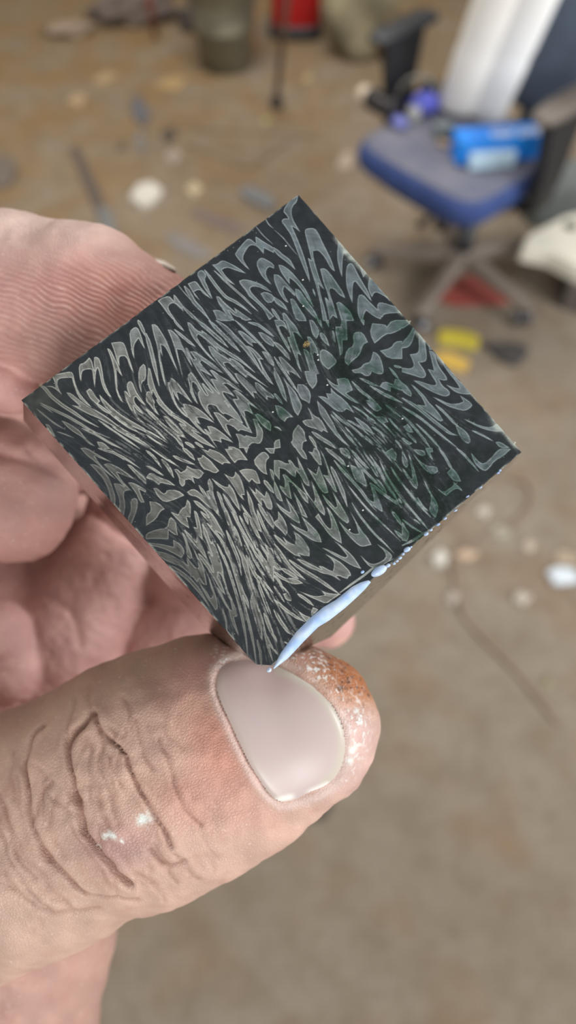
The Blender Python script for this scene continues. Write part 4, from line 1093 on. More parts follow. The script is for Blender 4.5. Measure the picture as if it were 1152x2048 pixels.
def build_hand():
    h = 0.62
    lo = np.array([-92.0, -118.0, 69.0]); hi = np.array([16.0, 46.0, 150.0])
    n = np.ceil((hi - lo) / h).astype(int)
    f = np.empty(n, np.float32)
    ys = lo[1] + h * np.arange(n[1]); zs = lo[2] + h * np.arange(n[2])
    Y, Z = np.meshgrid(ys, zs, indexing='ij')
    for c0 in range(0, n[0], 16):
        xs = lo[0] + h * np.arange(c0, min(c0 + 16, n[0]))
        P = np.empty((len(xs),) + Y.shape + (3,), np.float32)
        P[..., 0] = xs[:, None, None]; P[..., 1] = Y; P[..., 2] = Z
        f[c0:c0 + len(xs)] = hand_sdf(P)
    for ax in range(3):                                # close the skin at the far ends of the wrist
        sl = [slice(None)] * 3
        for e in (slice(0, 2), slice(-2, None)):
            sl[ax] = e; f[tuple(sl)] = np.maximum(f[tuple(sl)], 0.4)
    V, F = surface_nets(f, lo, h)
    me0 = mesh_np('tmp', V, F)
    o = bpy.data.objects.new('tmp', me0); COL.objects.link(o)
    md = o.modifiers.new('s', 'SUBSURF'); md.levels = 1; md.render_levels = 1
    dg = bpy.context.evaluated_depsgraph_get()
    me = bpy.data.meshes.new_from_object(o.evaluated_get(dg))
    bpy.data.objects.remove(o); bpy.data.meshes.remove(me0)
    nv = len(me.vertices)
    V = np.empty(nv * 3, np.float32); me.vertices.foreach_get('co', V); V = V.reshape(-1, 3).astype(float)
    fl = np.empty(len(me.loops), np.int32); me.loops.foreach_get('vertex_index', fl); F = fl.reshape(-1, 4)
    bpy.data.meshes.remove(me)
    def grad(P):
        e = 0.15
        g = np.stack([hand_sdf(P + np.eye(3)[a] * e) - hand_sdf(P - np.eye(3)[a] * e) for a in range(3)], 1)
        return g / (np.linalg.norm(g, axis=1, keepdims=True) + 1e-9)
    inside = ((V > lo + 2) & (V < hi - 2)).all(1)
    for _ in range(2):
        g = grad(V); d = np.clip(hand_sdf(V), -0.3, 0.3)
        V -= g * (d * inside * 0.9)[:, None]
    g = grad(V)
    px = CX + FPX * V[:, 0] / V[:, 2]; py = CY - FPX * V[:, 1] / V[:, 2]
    dT = np.min([prim(V, c) for c in THUMB], 0); dI = np.min([prim(V, c) for c in INDEX], 0)
    others = np.min([prim(V, c) for grp in (MIDDLE, RING, LITTLE, FAR_PAD, LOW_PAD, PALM, WRIST, INDEX_FOLD) for c in grp], 0)
    thumb = np.clip((others - dT) / 2.0 + 0.5, 0, 1) * (dT < 2.5)
    index = np.clip((np.minimum(others, dT) - dI) / 1.5 + 0.5, 0, 1)
    facing = np.clip(-(g * V).sum(1) / np.linalg.norm(V, axis=1) * 3, 0, 1)      # lens side of each finger
    disp = np.zeros(nv); pit = np.zeros(nv)
    wob = lambda s, a, f: a * (vnoise(px / f + 30 + s, py / f + 60, 70 + s) - 0.5)
    qx = px + wob(1, 12, 45) + wob(2, 3, 14); qy = py + wob(3, 12, 45) + wob(4, 3, 14)
    rr = np.random.default_rng(3); lines = [(l, d_, w_ * 0.72) for l, d_, w_ in CREASES]
    for _ in range(70):                                # short fine wrinkles crossing the joint
        cx = rr.uniform(-10, 430); t_ = rr.uniform(-0.9, 0.9)
        ay = 1710 - 0.386 * cx; hw = 190
        x_, y_ = cx + 0.36 * hw * t_, ay + 0.933 * hw * t_
        ln = rr.uniform(25, 90); an = math.atan2(0.933, 0.36) + rr.normal(0, 0.28) - 0.5 * t_ * (1 if cx < 250 else .3)
        b_ = rr.normal(0, 8)
        fade = 1.0 if cx < 330 else 0.5
        lines.append(([(x_ - math.cos(an) * ln / 2, y_ - math.sin(an) * ln / 2), (x_ + b_, y_), (x_ + math.cos(an) * ln / 2, y_ + math.sin(an) * ln / 2)], rr.uniform(0.06, 0.18) * fade, rr.uniform(3, 4.5)))
    K = np.nonzero(thumb * facing > 0.01)[0]
    kx, ky = qx[K], qy[K]; kw = 0.75 + 0.6 * vnoise(px[K] / 40 + 11, py[K] / 40 + 7, 77); kd = 0.6 + 0.8 * vnoise(px[K] / 30 + 3, py[K] / 30 + 9, 78); tf = (thumb * facing)[K]
    for line, dep0, wd0 in lines:
        d = poly_dist(kx, ky, smooth_line(line, 2)); wd = wd0 * kw; dep = dep0 * kd * 0.78
        disp[K] -= dep * np.exp(-(d / wd) ** 2) * tf
        disp[K] += 0.35 * dep * np.exp(-((d - 2.6 * wd) / (1.8 * wd)) ** 2) * tf
        pit[K] = np.maximum(pit[K], np.minimum(1, dep * 2.3) * np.exp(-(d / (wd * 0.95)) ** 2) * tf)
    for line, dep, wd in PALM_CREASES:
        d = poly_dist(px, py, smooth_line(line, 2))
        disp -= dep * np.exp(-(d / wd) ** 2) * (1 - thumb) * (1 - index) * facing
    # soft knuckle swelling and uneven flesh
    for (x, y, r, a) in ((210, 1560, 120, 0.25), (60, 1600, 90, 0.2), (240, 1655, 60, 0.35), (95, 1530, 40, 0.2)):
        disp += a * np.exp(-((px - x) ** 2 + (py - y) ** 2) / r ** 2) * thumb
    disp += (vnoise(V[:, 0] * 0.35 + 40, V[:, 1] * 0.35 + 80, 41) - 0.5) * 0.5 + (vnoise(V[:, 0] * 1.1 + 90, V[:, 1] * 1.1 + 130, 42) - 0.5) * 0.16
    # nail bed: groove round the nail, flesh folded up beside it
    nd = poly_dist(px, py, np.concatenate([NAIL, NAIL[:1]])); ins = in_poly(px, py, NAIL)
    sd = np.where(ins, -nd, nd)
    nearnail = thumb * facing
    disp -= 0.22 * np.exp(-((sd + 1) / 5) ** 2) * nearnail
    disp += (0.26 * np.clip((560 - px) / 60, 0, 1) + 0.05) * np.exp(-((sd - 12) / 9) ** 2) * nearnail
    disp -= 0.25 * np.clip(-sd / 10, 0, 1) * nearnail
    V = V + g * disp[:, None]
    # ---- skin colour
    def spot(x, y, rx, ry=None, ang=0):
        ry = ry or rx; c, s = math.cos(ang), math.sin(ang)
        u = ((px - x) * c + (py - y) * s) / rx; v = (-(px - x) * s + (py - y) * c) / ry
        return np.exp(-(u * u + v * v))
    def blend(col, tgt, k): return col * (1 - k[:, None]) + np.array(tgt, float) * k[:, None]
    n1 = vnoise(px / 34 + 50, py / 34 + 50, 51); n2 = vnoise(px / 9 + 90, py / 9 + 90, 52)
    col = np.tile(np.array([204, 144, 134.]), (nv, 1))                          # palm side, pink
    col = blend(col, (206, 156, 142), n1 * 0.5)
    col = blend(col, (208, 163, 143), thumb)                                    # back of the thumb
    col = blend(col, (200, 160, 138), thumb * np.clip((420 - px) / 250, 0, 1) * 0.8)
    col = blend(col, (214, 138, 116), thumb * np.clip(spot(440, 1500, 60, 120, -0.45) * 0.85, 0, 1))
    col = blend(col, (208, 132, 112), thumb * spot(380, 1600, 90, 60) * 0.4)
    col = blend(col, (176, 122, 118), thumb * spot(235, 1690, 70, 45) * 0.6)
    col = blend(col, (140, 90, 72), pit * 0.9)
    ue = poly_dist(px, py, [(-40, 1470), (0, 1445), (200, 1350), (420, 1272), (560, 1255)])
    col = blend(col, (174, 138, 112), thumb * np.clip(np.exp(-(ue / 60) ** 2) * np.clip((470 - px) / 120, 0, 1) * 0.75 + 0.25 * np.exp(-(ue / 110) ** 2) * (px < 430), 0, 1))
    col = blend(col, (176, 112, 106), thumb * spot(395, 1335, 75, 40, -0.4) * 0.6)
    col = blend(col, (120, 78, 58), thumb * spot(440, 1275, 80, 26, -0.25) * 0.7)  # shade under the block, painted into the thumb
    col = blend(col, (222, 180, 172), thumb * spot(690, 1480, 70, 110) * 0.8)
    col = blend(col, (216, 188, 176), thumb * np.exp(-((sd - 9) / 9) ** 2) * 0.75 * facing)
    dirt = thumb * np.clip(spot(706, 1332, 74, 54, 0.6) * 1.7, 0, 1)
    col = blend(col, (178, 98, 44), np.clip(dirt * (0.7 + 0.5 * n1), 0, 0.95))
    col = blend(col, (70, 40, 24), dirt * np.clip((vnoise(px / 5 + 20, py / 5 + 20, 53) - 0.74) * 8, 0, 1) * 0.9)
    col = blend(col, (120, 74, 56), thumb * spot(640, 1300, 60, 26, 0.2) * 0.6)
    col = blend(col, (212, 178, 162), index * np.clip((560 - py) / 120, 0, 1) * 0.9)
    col = blend(col, (236, 146, 126), index * np.clip(spot(260, 610, 140, 80, 0.2) * 1.1, 0, 1) * 0.75)
    col = blend(col, (190, 138, 122), index * np.clip(spot(60, 690, 130, 60, 0.3), 0, 1) * 0.6)
    palmy = (1 - thumb) * (1 - index)
    col = blend(col, (186, 126, 112), palmy * spot(110, 1120, 90, 60) * 0.6)
    col = blend(col, (160, 110, 98), palmy * spot(20, 990, 150, 130) * 0.9)  # middle finger painted darker to offset the lamp light on it
    col = blend(col, (178, 132, 122), palmy * spot(90, 980, 60) * 0.6)
    wrist = palmy * np.clip((py - 1750) / 80, 0, 1)
    col = blend(col, (180, 135, 118), wrist * 0.9)
    col = blend(col, (196, 146, 120), wrist * spot(170, 1840, 80, 30, -0.5) * 0.5)
    col *= (0.95 + 0.1 * n1)[:, None]
    # dust and paint flecks stuck to the skin
    fl = np.zeros(nv)
    for (x, y, r) in ((291, 1636, 11), (283, 1628, 5), (226, 1664, 7), (211, 1668, 5), (199, 1690, 4), (246, 1678, 4), (694, 1312, 7), (703, 1318, 6), (684, 1309, 6), (714, 1321, 7), (722, 1440, 5), (716, 1420, 4), (705, 1500, 7), (700, 1520, 6)):
        fl = np.maximum(fl, np.clip(1.6 - np.hypot(px - x, py - y) / r + (n2 - 0.5) * 1.2, 0, 1) * thumb)
    pw = thumb * facing * np.clip(np.exp(-((sd - 22) / 12) ** 2) * (px > 560) * (py < 1560) * 1.2 * 0.45 + spot(722, 1440, 16, 60, -0.1) * 0.8 + spot(630, 1328, 50, 26, 0.5) * 0.7 + spot(450, 1320, 26, 22) * 0.8, 0, 1)
    col = col * 0.985
    grey_ = col.mean(1, keepdims=True); col = grey_ + (col - grey_) * 0.80
    float_attr_vals = (np.clip(pw, 0, 1), fl)
    col = blend(col, (222, 226, 218), fl)
    me = mesh_np('hand_skin', hand_to_world(V), F)
    color_attr(me, 'Skin', lin_a(col))
    float_attr(me, 'dust', float_attr_vals[0])
    # finger-print ridge phase, running obliquely over the pad of the forefinger
    t = (px * -0.50 + py * 0.866)
    bend = 26 * np.sin((px + 40) / 150.0) + 10 * (n1 - 0.5)
    float_attr(me, 'ridge_phase', (t + bend) / 10.5 * 2 * math.pi)
    float_attr(me, 'ridge_amount', index * facing * np.clip((py - 500) / 80, 0, 1) * np.clip(spot(245, 625, 150, 95, 0.4) * 1.3 + 0.28, 0, 1))
    float_attr(me, 'wrinkle', thumb * facing * (~ins) * np.clip((560 - px) / 160, 0.1, 1))
    return me, V

def skin_material():
    m, nt, p = new_mat('skin')
    L = nt.links.new
    def attr(n):
        a = nt.nodes.new('ShaderNodeAttribute'); a.attribute_name = n; return a
    def math_(op, a, b=None, c=None):
        k = nt.nodes.new('ShaderNodeMath'); k.operation = op
        for i, v in enumerate((a, b, c)):
            if v is None: continue
            if isinstance(v, (int, float)): k.inputs[i].default_value = v
            else: L(v, k.inputs[i])
        return k.outputs[0]
    tc = nt.nodes.new('ShaderNodeTexCoord')
    def noise(scale, detail=3, vec=None):
        n = nt.nodes.new('ShaderNodeTexNoise'); n.inputs['Scale'].default_value = scale; n.inputs['Detail'].default_value = detail
        L(vec or tc.outputs['Object'], n.inputs['Vector']); return n.outputs['Fac']
    col = attr('Skin').outputs['Color']
    def mix(fac, a, b):
        x = nt.nodes.new('ShaderNodeMix'); x.data_type = 'RGBA'
        L(fac, x.inputs['Factor'])
        for s, v in (('A', a), ('B', b)):
            if isinstance(v, tuple): x.inputs[s].default_value = (*v, 1)
            else: L(v, x.inputs[s])
        return x.outputs['Result']
    def rng_(v, lo, hi):
        r = nt.nodes.new('ShaderNodeMapRange'); r.inputs['From Min'].default_value = lo; r.inputs['From Max'].default_value = hi
        L(v, r.inputs['Value']); return r.outputs['Result']
    f1 = noise(2200, 3); f2 = noise(420, 4)
    # white dust caught in the skin near the nail, fine pale speckle everywhere
    d = math_('MULTIPLY', attr('dust').outputs['Fac'], rng_(noise(1900, 4), 0.52, 0.60))
    col = mix(d, col, lin((226, 222, 216)))
    sp = math_('MULTIPLY', rng_(f1, 0.66, 0.72), 0.35)
    col = mix(sp, col, lin((236, 206, 190)))
    mt = math_('MULTIPLY', rng_(f2, 0.5, 0.7), 0.16)
    col = mix(mt, col, lin((160, 96, 84)))
    # ridges: dark valleys, pale crests
    ph = math_('ADD', attr('ridge_phase').outputs['Fac'], math_('MULTIPLY', noise(300, 2), 5.0))
    sn = math_('SINE', ph); am = attr('ridge_amount').outputs['Fac']
    brk = rng_(noise(700, 3), 0.42, 0.62)
    crest = math_('MULTIPLY', math_('MULTIPLY', rng_(sn, 0.72, 0.95), am), math_('MULTIPLY', brk, 0.75))
    valley = math_('MULTIPLY', math_('MULTIPLY', rng_(sn, -0.35, -0.95), am), 0.42)
    col = mix(valley, col, lin((110, 62, 52)))
    col = mix(crest, col, lin((232, 204, 192)))
    L(col, p.inputs['Base Color'])
    p.inputs['Roughness'].default_value = 0.48; p.inputs['Specular IOR Level'].default_value = 0.35
    p.inputs['Subsurface Weight'].default_value = 0.06
    p.inputs['Subsurface Radius'].default_value = (1.0, 0.4, 0.25); p.inputs['Subsurface Scale'].default_value = 0.0018
    # relief
    vo = nt.nodes.new('ShaderNodeTexVoronoi'); vo.feature = 'DISTANCE_TO_EDGE'; vo.inputs['Scale'].default_value = 3000
    L(tc.outputs['Object'], vo.inputs['Vector'])
    pores = rng_(vo.outputs['Distance'], 0.0, 0.25)
    w = attr('wrinkle').outputs['Fac']
    vo2 = nt.nodes.new('ShaderNodeTexVoronoi'); vo2.feature = 'DISTANCE_TO_EDGE'; vo2.inputs['Scale'].default_value = 360
    mp = nt.nodes.new('ShaderNodeMapping'); mp.inputs['Rotation'].default_value = (0, 0, 0.5); mp.inputs['Scale'].default_value = (1.6, 0.7, 0.7)
    L(tc.outputs['Object'], mp.inputs['Vector']); L(mp.outputs['Vector'], vo2.inputs['Vector'])
    fine = math_('MULTIPLY', rng_(vo2.outputs['Distance'], 0.0, 0.10), math_('MULTIPLY', w, 0.08))
    ht = math_('ADD', math_('MULTIPLY', pores, 0.40), fine)
    ht = math_('ADD', ht, math_('MULTIPLY', math_('MULTIPLY', sn, am), 0.7))
    ht = math_('ADD', ht, math_('MULTIPLY', d, 0.8))
    b = nt.nodes.new('ShaderNodeBump'); b.inputs['Strength'].default_value = 0.55; b.inputs['Distance'].default_value = 0.00016
    L(ht, b.inputs['Height']); L(b.outputs['Normal'], p.inputs['Normal'])
    return m

def first_hit(px, py, z0, z1, step=0.25):
    """depth of the skin along the line through a position, for arrays"""
    d = np.stack([(px - CX) / FPX, -(py - CY) / FPX, np.ones_like(px)], -1)
    thumb_only = lambda P: _thumb_sdf(P)
    z = np.full(px.shape, z0); done = np.zeros(px.shape, bool)
    for _ in range(int((z1 - z0) / step)):
        hit = thumb_only(d * z[..., None]) < 0
        done |= hit
        z = np.where(done, z, z + step)
    return z, d, done
def _thumb_sdf(P):
    g = None
    for c in THUMB:
        e = prim(P, c); g = e if g is None else smin(g, e, 5.0)
    return g

def build_nail(parent):
    st = 3.0
    x0, y0 = NAIL.min(0) - 6; x1, y1 = NAIL.max(0) + 6
    X, Y = np.meshgrid(np.arange(x0, x1, st), np.arange(y0, y1, st))
    nd = poly_dist(X, Y, np.concatenate([NAIL, NAIL[:1]])); ins = in_poly(X, Y, NAIL); sd = np.where(ins, nd, -nd)
    z, d, ok = first_hit(X, Y, 70.0, 92.0, 0.05)
    zs = z.copy()
    for _ in range(30):                                  # even out ray steps
        zs[1:-1, 1:-1] = 0.25 * (zs[:-2, 1:-1] + zs[2:, 1:-1] + zs[1:-1, :-2] + zs[1:-1, 2:])
    lift = 0.24 - 0.36 * np.exp(-np.clip(sd, 0, None) / 4.0)
    zz = zs - lift
    free = np.clip(1 - np.minimum(poly_dist(X, Y, smooth_line([(560, 1340), (612, 1362), (655, 1402), (681, 1452), (687, 1500), (675, 1545), (650, 1568)], 3)), 60) / 16, 0, 1)
    lun = np.clip(1 - poly_dist(X, Y, smooth_line([(436, 1330), (440, 1400), (490, 1505), (552, 1598)], 2)) / 16, 0, 1)
    n1 = vnoise(X / 30 + 9, Y / 30 + 9, 61); n2 = vnoise(X / 7, Y / 120 + (X / 60), 62)
    col = np.array([192, 174, 171.]) * np.ones(X.shape + (1,))
    mixin = lambda c, t, k: c * (1 - k[..., None]) + np.array(t, float) * k[..., None]
    col = mixin(col, (182, 152, 150), np.clip((1430 - Y) / 80, 0, 1) * 0.7)
    col = mixin(col, (196, 176, 170), n1 * 0.6)
    col = mixin(col, (192, 182, 168), np.clip(free * 1.6, 0, 1) * 0.85)
    col = mixin(col, (196, 184, 172), lun * 0.6)
    lowedge = np.clip(1 - poly_dist(X, Y, [(556, 1600), (612, 1588), (655, 1570)]) / 10, 0, 1)
    col = mixin(col, (236, 234, 226), lowedge * np.clip((n1 - 0.3) * 3, 0, 1))
    keep = ins | (nd < 2.0)
    idx = -np.ones(X.shape, int); idx[keep] = np.arange(keep.sum())
    q = np.stack([idx[:-1, :-1], idx[1:, :-1], idx[1:, 1:], idx[:-1, 1:]], -1).reshape(-1, 4)
    q = q[(q >= 0).all(1)]
    V = (d * zz[..., None])[keep]
    # keep clear of the block
    b = block_sdf(V); V = V + np.array([0, 0, 1.0]) * np.clip(0.3 - b, 0, 1.2)[:, None]
    me = mesh_np('thumbnail', hand_to_world(V), q)
    color_attr(me, 'Nail', lin_a(col[keep]))
    m, nt, p = new_mat('nail')
    a = nt.nodes.new('ShaderNodeAttribute'); a.attribute_name = 'Nail'
    nt.links.new(a.outputs['Color'], p.inputs['Base Color'])
    p.inputs['Roughness'].default_value = 0.38; p.inputs['Subsurface Weight'].default_value = 0.1
    p.inputs['Subsurface Scale'].default_value = 0.001
    o = obj('fingernail', me, m, parent); o['label'] = 'thumbnail with chalky white dust in its folds'
    return m

def build_person():
    me, V = build_hand()
    root = obj('person', me, skin_material())
    tag(root, 'bare dusty hand pinching the patterned steel block between thumb and forefinger', 'person')
    nm = build_nail(root)
    # sliver of the forefinger nail on the far side
    bmn = bmesh.new()
    xs = np.linspace(0, 1, 14)
    top = np.stack([np.interp(xs, [0, .5, 1], [268, 312, 352]), np.interp(xs, [0, .35, .7, 1], [514, 517, 525, 541])], 1)
    rows = []
    for f, dz, dy in ((0, 0.0, 0), (0.3, -2.5, 4), (0.7, -3.0, 9), (1, -2.0, 13)):
        rows.append([hand_to_world([near(x, y + dy * math.sin(math.pi * min(max(t, 0.05), 0.95)), 88.5 + dz)])[0] for (x, y), t in zip(top, xs)])
    VV = [[bmn.verts.new(p) for p in r] for r in rows]
    for a, b in zip(VV, VV[1:]):
        for i in range(len(a) - 1): bmn.faces.new((a[i], a[i + 1], b[i + 1], b[i]))
    men = from_bm('forefinger_nail', bmn, True)
    o = obj('fingernail', men, plain('pale_nail_edge', (222, 206, 190), rough=0.3, var=0.06, scale=500), root)
    sd_ = o.modifiers.new('thick', 'SOLIDIFY'); sd_.thickness = 0.0005; sd_.offset = 0
    o['label'] = 'edge of the forefinger nail catching light'
    return root
person = build_person()

# ------------------------------------------------------------------ workshop things on the floor behind
def prism(name, poly, th, mat, jag=0.0, dome=0.0, z0=0.0):
    """solid scrap lying on the floor: outline, thickness, slightly uneven top"""
    pts = [Vector((p[0], p[1], 0)) for p in poly]
    a = sum(pts[i].x * pts[(i + 1) % len(pts)].y - pts[(i + 1) % len(pts)].x * pts[i].y for i in range(len(pts)))
    if a < 0: pts = pts[::-1]
    q = []
    for i, p in enumerate(pts):
        n = pts[(i + 1) % len(pts)]
        q += [p.lerp(n, 0.12), p.lerp(n, 0.5) + Vector((random.uniform(-jag, jag), random.uniform(-jag, jag), 0)), p.lerp(n, 0.88)]
    c = sum(q, Vector()) / len(q)
    bm = bmesh.new()
    levels = [(1.0, 0.0), (1.0, th * 0.7), (0.93, th)]
    R = []
    for k, z in levels:
        R.append([bm.verts.new(c + (p - c) * k + Vector((0, 0, z0 + z + (random.uniform(-jag, jag) * 0.4 if z == th else 0)))) for p in q])
    n = len(q)
    for r0, r1 in zip(R, R[1:]):
        for i in range(n): bm.faces.new((r0[i], r0[(i + 1) % n], r1[(i + 1) % n], r1[i]))
    top = bm.verts.new(c + Vector((0, 0, z0 + th + dome)))
    for i in range(n): bm.faces.new((R[-1][i], R[-1][(i + 1) % n], top))
    bm.faces.new(R[0][::-1])
    return obj(name, from_bm(name, bm), mat)

def px_poly(pts, z=0.0):
    return [at(x, y, z) for x, y in pts]

def lump(bm, c, s, rough=0.15, sub=3, seed=0, rot=0.0, flat=0.0):
    """crumpled rounded mass; flat: lower limit of height"""
    r = bmesh.ops.create_icosphere(bm, subdivisions=sub, radius=1.0)
    rr = random.Random(seed)
    ph = [(rr.uniform(0, 6), rr.uniform(0, 6), rr.uniform(0, 6), rr.uniform(1.5, 5)) for _ in range(6)]
    M = Matrix.Rotation(rot, 3, 'Z')
    for v in r['verts']:
        d = v.co.copy()
        k = 1 + rough * sum(math.sin(d.x * f + a) * math.sin(d.y * f + b) * math.sin(d.z * f + e) for a, b, e, f in ph)
        p = Vector((d.x * s[0], d.y * s[1], d.z * s[2])) * k
        p = M @ p + Vector(c)
        if p.z < flat: p.z = flat
        v.co = p
    return r['verts']

MC = {}
def mc(rgb, **k):
    key = (rgb, tuple(sorted(k.items())))
    if key not in MC: MC[key] = plain('paint_%d_%d_%d' % rgb, rgb, **k)
    return MC[key]

# ---- office chair
def build_chair():
    hub = Vector((0.575, 2.07, 0))
    front = Vector((-0.742, -0.670, 0)); side = Vector((0.670, -0.742, 0))      # facing, and its right hand
    root = empty('office_chair', hub)
    tag(root, 'blue upholstered swivel office chair with black five-star base, piled with clutter', 'chair')
    black = mc((34, 35, 38), rough=0.45); grey = mc((116, 104, 94), rough=0.5, scale=12.0); blue = plain('blue_upholstery', (46, 66, 116), rough=0.85, var=0.12, scale=14, rgb2=(38, 56, 104), bump=0.1)
    B = Matrix((side, -front, Vector((0, 0, 1)))).transposed()                  # local x = side, y = back
    sc = Vector((0.50, 2.075, 0))
    # seat cushion with rolled edges
    bm = bmesh.new(); rings = []
    for k, z in ((0.80, 0.395), (0.96, 0.398), (1.0, 0.410), (1.01, 0.435), (0.985, 0.460), (0.95, 0.470)):
        rings.append([sc + B @ Vector((x * k, y * k, z)) for x, y in squircle(0.47, 0.46, 0.33, 56)])
    bm_rings(bm, rings); st = obj('seat', from_bm('seat', bm, True), blue, root)
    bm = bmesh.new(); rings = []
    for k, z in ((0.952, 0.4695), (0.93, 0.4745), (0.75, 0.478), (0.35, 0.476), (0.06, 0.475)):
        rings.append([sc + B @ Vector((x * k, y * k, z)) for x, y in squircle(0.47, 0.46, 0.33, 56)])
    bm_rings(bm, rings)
    tp = obj('seat_top', from_bm('seat_top', bm, True), plain('dusty_upholstery', (104, 103, 112), rough=0.9, var=0.1, scale=9, rgb2=(86, 88, 104)), st)  # grey top paints in the light falling on the blue cushion
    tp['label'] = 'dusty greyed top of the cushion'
    bm = bmesh.new(); rings = []
    for k, z in ((0.5, 0.350), (0.85, 0.362), (0.92, 0.394), (0.9, 0.396)):
        rings.append([sc + B @ Vector((x * k, y * k, z)) for x, y in squircle(0.45, 0.44, 0.45, 40)])
    bm_rings(bm, rings); obj('seat_shell', from_bm('seat_shell', bm, True), black, root)
    bm = bmesh.new(); bm_box(bm, tuple(hub.lerp(sc, .5) + Vector((0, 0, 0.335))), (0.18, 0.20, 0.03), B, 0.006)
    obj('tilt_mechanism', from_bm('tilt', bm), black, root)
    bm = bmesh.new(); bm_tube(bm, [hub + Vector((0, 0, 0.30)), hub + Vector((-0.15, -0.12, 0.33)), hub + Vector((-0.19, -0.16, 0.32))], [0.007, 0.007, 0.012], 8)
    obj('height_lever', from_bm('lever', bm, True), black, root)
    bm = bmesh.new(); bm_tube(bm, [hub + Vector((0, 0, z)) for z in (0.07, 0.22, 0.2201, 0.34)], [0.028, 0.028, 0.016, 0.016], 20)
    obj('gas_column', from_bm('column', bm, True), black, root)
    bm = bmesh.new(); bm_tube(bm, [hub + Vector((0, 0, z)) for z in (0.065, 0.075, 0.12, 0.125)], [0.035, 0.05, 0.042, 0.03], 20)
    obj('base_hub', from_bm('hub', bm, True), grey, root)
    for a in (166, 238, 310, 22, 94):
        d = Vector((math.cos(math.radians(a)), math.sin(math.radians(a)), 0)); n = Vector((-d.y, d.x, 0))
        bm = bmesh.new(); rings = []
        for t, w, z0, z1 in ((0.03, 0.028, 0.078, 0.122), (0.12, 0.024, 0.074, 0.110), (0.22, 0.020, 0.068, 0.094), (0.29, 0.017, 0.062, 0.080), (0.30, 0.010, 0.064, 0.076)):
            c = hub + d * t
            rings.append([c - n * w + Vector((0, 0, z0)), c + n * w + Vector((0, 0, z0)), c + n * w + Vector((0, 0, z1 - 0.008)), c + n * w * 0.55 + Vector((0, 0, z1)), c - n * w * 0.55 + Vector((0, 0, z1)), c - n * w + Vector((0, 0, z1 - 0.008))])
        bm_rings(bm, rings); sp = obj('base_spoke', from_bm('spoke', bm), grey, root)
        bm = bmesh.new(); e = hub + d * 0.285
        ax = (n * 0.8 + d * 0.6).normalized()
        for s in (-1, 1):
            bm_tube(bm, [e + ax * (s * q) + Vector((0, 0, 0.027)) for q in (0.004, 0.006, 0.020, 0.023)], [0.020, 0.026, 0.026, 0.020], 18)
        bm_tube(bm, [e + Vector((0, 0, z)) for z in (0.03, 0.066)], 0.007, 8)
        cs = obj('caster', from_bm('caster', bm, True), mc((58, 56, 56), rough=0.3, scale=20.0), root)
        bm = bmesh.new(); c2 = e + Vector((0, 0, 0.03))
        bm_tube(bm, [c2 + ax * q for q in (-0.028, 0.028)], [0.011, 0.011], 12)
        obj('caster_axle', from_bm('axle', bm, True), mc((176, 174, 184), rough=0.3), cs)
    # backrest behind, slightly reclined
    bm = bmesh.new(); rings = []
    for k, y in ((0.86, 0.235), (1.0, 0.245), (1.0, 0.275), (0.88, 0.290)):
        rings.append([sc + B @ Vector((x * k, y + 0.12 * (0.73 + h * k - 0.5), 0.73 + h * k)) for x, h in squircle(0.42, 0.46, 0.5, 40)])
    bm_rings(bm, rings); obj('backrest', from_bm('back', bm, True), mc((74, 84, 100), rough=0.85, scale=14.0), root)
    bm = bmesh.new(); bm_tube(bm, [sc + B @ Vector((0, y, z)) for y, z in ((0.05, 0.345), (0.24, 0.345), (0.31, 0.40), (0.325, 0.72))], [0.02, 0.02, 0.02, 0.018], 10)
    obj('back_strut', from_bm('strut', bm, True), black, root)
    for s in (1, -1):
        bm = bmesh.new(); rings = []
        for x, y, z, w, dp in ((0.12, 0.03, 0.372, .03, .010), (0.25, 0.03, 0.378, .03, .012), (0.275, 0.03, 0.40, .034, .018), (0.28, 0.03, 0.50, .05, .016), (0.28, 0.02, 0.66, .075, .016), (0.28, 0.02, 0.675, .08, .012)):
            rings.append([sc + B @ Vector((s * x + s * a * dp, y + b * w, z)) for a, b in ((-1, -1), (1, -1), (1, 1), (-1, 1))])
        bm_rings(bm, rings); bmesh.ops.recalc_face_normals(bm, faces=bm.faces[:])
        ar = obj('armrest', from_bm('arm', bm), black, root)
        bm = bmesh.new(); rings = []
        for k, z in ((0.8, 0.676), (1, 0.682), (1, 0.694), (0.85, 0.702)):
            rings.append([sc + B @ Vector((s * 0.28 + x * k, 0.02 + y * k, z)) for x, y in squircle(0.075, 0.26, 0.6, 28)])
        bm_rings(bm, rings); obj('arm_pad', from_bm('pad', bm, True), mc((40, 40, 42) if s < 0 else (104, 94, 86), rough=0.5, scale=12.0), ar)
    return root
chair = build_chair()
SEAT = 0.479

